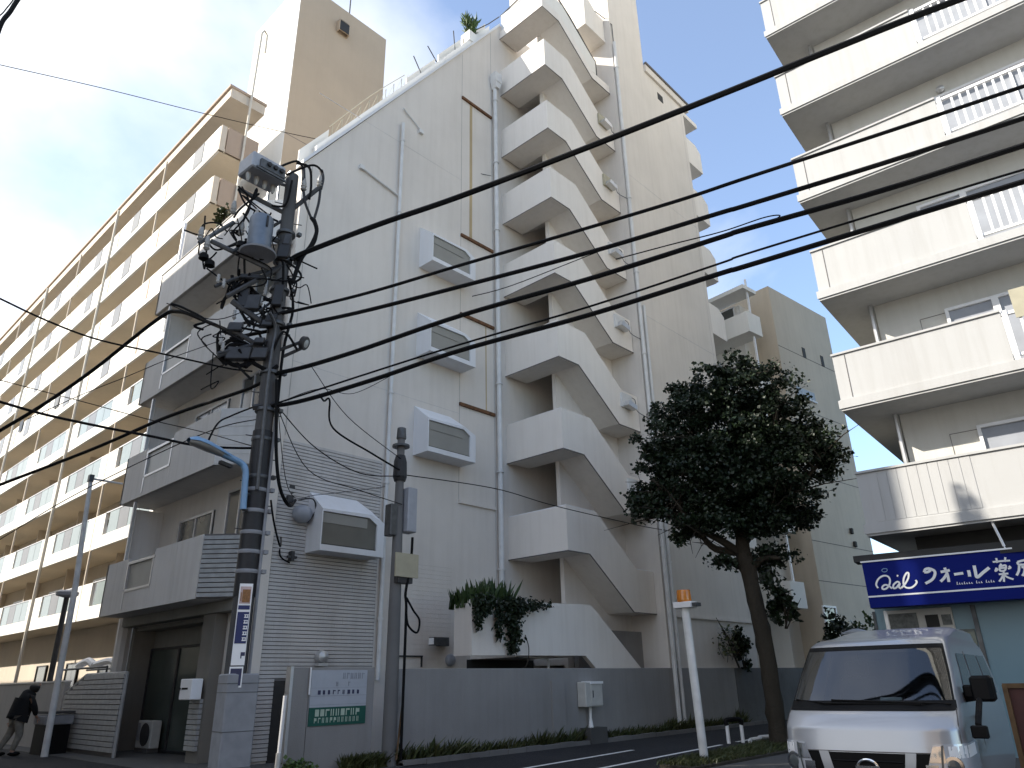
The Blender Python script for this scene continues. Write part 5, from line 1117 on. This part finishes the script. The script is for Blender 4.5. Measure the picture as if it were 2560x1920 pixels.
# weeds along the wall foot
def tuft(mb,rnd,x,y,z,n,h,sp):
    for i in range(n):
        a=Vector((x+rnd.gauss(0,sp),y+rnd.gauss(0,sp*.5),z)); d=Vector((rnd.gauss(0,.45),rnd.gauss(0,.4)-.1,1))*h*(.4+.8*rnd.random()); w=Vector((rnd.gauss(0,1),rnd.gauss(0,1),0)).normalized()*h*.09
        mb.add([a-w,a+w,a+d*.6+w*.7,a+d+Vector((rnd.gauss(0,.05),-.05,0)),a+d*.6-w*.7],[(0,1,2,3,4)])
rw_=random.Random(5); mb=MB(); x=9.9
while x<25:
    hh=.14+.16*max(0,math.sin(x*1.3+math.sin(x*3.1)))*rw_.random()+.10*rw_.random(); tuft(mb,rw_,x,12.86,.05,9,hh*1.2,.07); x+=.055
wd=part('weeds',mb,M['weed'],kind='stuff')
mb=MB()
for i in range(2600):
    x=rw_.uniform(12.7,19.5); y=rw_.uniform(7.6,8.4+(x-12.7)*.10); tuft(mb,rw_,x,y,.05,2,.10,.05)
part('grass',mb,M['weed'],kind='stuff')
mb=MB()
for i in range(260): tuft(mb,rw_,rw_.uniform(9.0,9.9),rw_.uniform(12.75,13.02),.02,3,.26,.05)
part('weeds',mb,M['weed'],kind='stuff')
def shrub(name,label,cat,c,r,n,size,mt,stems=5,group=None,**k):
    rnd=random.Random(int(abs(c[0]*97+c[1]*13+c[2]*7))); t=thing(name,label,cat,(c[0],c[1],c[2]-r[2]),group)
    P=[]
    for i in range(max(3,n//40)):
        d=Vector((rnd.gauss(0,1),rnd.gauss(0,1),rnd.gauss(0,1))).normalized()*(.4+.6*rnd.random()); P+=blob(rnd,(c[0]+d.x*r[0],c[1]+d.y*r[1],c[2]+d.z*r[2]),(.3*r[0]+.04,.3*r[1]+.04,.3*r[2]+.04),40,.2)
    part('foliage',leaves(P,size,rnd,**k),M[mt],t)
    mb=MB()
    for i in range(stems):
        mb.tube([(c[0]+rnd.gauss(0,.1*r[0]),c[1]+rnd.gauss(0,.1*r[1]),c[2]-r[2]),(c[0]+rnd.gauss(0,.6*r[0]),c[1]+rnd.gauss(0,.6*r[1]),c[2]+r[2]*.5)],[.018,.006],5)
    part('stems',mb,M['bark'],t); return t
shrub('shrub','small bright green bush at the foot of the entrance wall','shrub',(7.98,12.9,.16),(.30,.12,.16),420,.07,'leaf3')
# planter greenery on the lowest stair landing: upright blades and trailing strands
pt=thing('planter_plants','bushy plants with trailing strands over the stair planter edge','plant',(13.4,13.4,3.3))
rp_=random.Random(21); mb=MB()
for i in range(420):
    x=rp_.uniform(12.65,14.2); hgt=(.72 if 13.3<x<14.1 else .5)*(.5+.6*rp_.random()); a=Vector((x,rp_.uniform(13.25,14.2),3.2)); d=Vector((rp_.gauss(0,.25),rp_.gauss(-.1,.2),1))*hgt; w=Vector((rp_.gauss(0,1),rp_.gauss(0,1),0)).normalized()*.045
    mb.add([a-w,a+w,a+d*.65+w,a+d,a+d*.65-w],[(0,1,2,3,4)])
part('blades',mb,M['leaf2'],pt)
P=[]
for (x,l,w,n) in ((12.78,.8,.10,300),(13.0,.45,.22,380),(13.5,1.0,.08,240),(14.1,1.3,.17,800),(13.9,.6,.28,450),(14.45,.35,.25,200),(14.9,.22,.3,110),(15.4,.15,.25,40)):
    for i in range(n):
        t=rp_.random()**.8; P.append((x+rp_.gauss(0,w*(1-.6*t))-.12*t*(1 if x>14 else 0),13.22+rp_.gauss(0,.05)-.06,3.5-l*t+rp_.gauss(0,.04)))
part('trailing_foliage',leaves(P,.10,rp_,.35,droop=.9),M['leaf'],pt)
part('hanging_stem',MB().tube(curve([(14.5,13.22,2.6),(14.6,13.2,2.3),(14.55,13.2,1.95),(14.35,13.2,1.75)],4),.012,5),M['bark'],pt)
# plants by the block and behind
shrub('climbing_plant','dark bushy climber on the wall top beside the drain pipes','plant',(25.4,12.85,2.45),(.55,.25,.65),700,.13,'leaf')
sc_=thing('bare_climber','thin bare stems against the wall behind the beacon post','plant',(24.6,12.8,1.8)); mb=MB(); r5_=random.Random(9)
mb.tube([(25.0,12.85,1.8),(24.2,12.8,2.9),(23.8,12.85,3.4)],[.035,.025,.01],5)
for i in range(10): a=Vector((24.6+r5_.gauss(0,.4),12.85,1.9+r5_.random()*.5)); mb.tube(curve([a,a+Vector((r5_.gauss(0,.3),0,.3)),a+Vector((r5_.gauss(-.2,.4),0,.5+r5_.random()*.3))],3),.010,4)
part('stems',mb,M['bark'],sc_); part('foliage',leaves([(24.3+r5_.gauss(0,.4),12.8,2.2+r5_.random()*.9) for i in range(160)],.10,r5_),M['weed'],sc_)
shrub('garden_bush','dark leafy bush in front of the far pale house, nearest the trunk','shrub',(28.2,10.6,2.5),(.9,.6,1.1),900,.16,'leaf')
shrub('garden_bush','round dark bush in front of the far pale house, nearest the pharmacy','shrub',(30.5,10.3,2.3),(.9,.6,1.3),900,.17,'leaf2')
shrub('garden_bush','low spreading bush against the far pale house','shrub',(31.6,9.6,2.7),(.8,.5,.5),400,.15,'leaf')
shrub('hedge','low clipped hedge in front of the pale shop window','hedge',(14.5,1.9,.45),(.35,.9,.42),1400,.05,'leaf2')
shrub('ivy_clump','glossy leaf clump hanging on the right of the trunk','plant',tuple(tp_(.55,3.0,.1)),(.35,.3,.45),420,.12,'leaf')
shrub('roof_plant','spiky pale green plant on the roof terrace edge','plant',(15.35,16.25,slope_z(15.35)+1.0),(.35,.3,.45),260,.4,'leaf3',aspect=.07,up=.5)
pb=thing('plant_tub','white square tub under the roof terrace plant','planter',(15.35,16.25,slope_z(15.35))); part('tub',MB().box(15.1,16.0,slope_z(15.35)+.1,15.6,16.5,slope_z(15.35)+.62),M['bwhite'],pb); part('soil',MB().box(15.13,16.03,slope_z(15.35)+.62,15.57,16.47,slope_z(15.35)+.63),M['soil'],pb)
shrub('terrace_bush','dry brownish plant on the upper balcony rail at the far left','shrub',(7.45,18.3,14.35),(.2,.7,.35),260,.12,'weed')
GN={'overhead_cable':'overhead cables at the big pole','service_cable':'service wires to the slim pole','drop_cable':'drop cables at the big pole','splice_wire':'thin spliced wires','sheathed_cable':'wires at the top left corner','utility_pole':'utility poles at the corner','lamp_post':'lamp posts on the left street','yard_lamp':'small yard lamps','garden_bush':'bushes before the far pale house','boundary_wall':'plain boundary walls','apartment_building':'apartment buildings around the crossing'}
for o in S.objects:
    if o.parent is None and 'label' in o:
        k=o.name.split('.')[0]
        if k in GN: o['group']=GN[k]
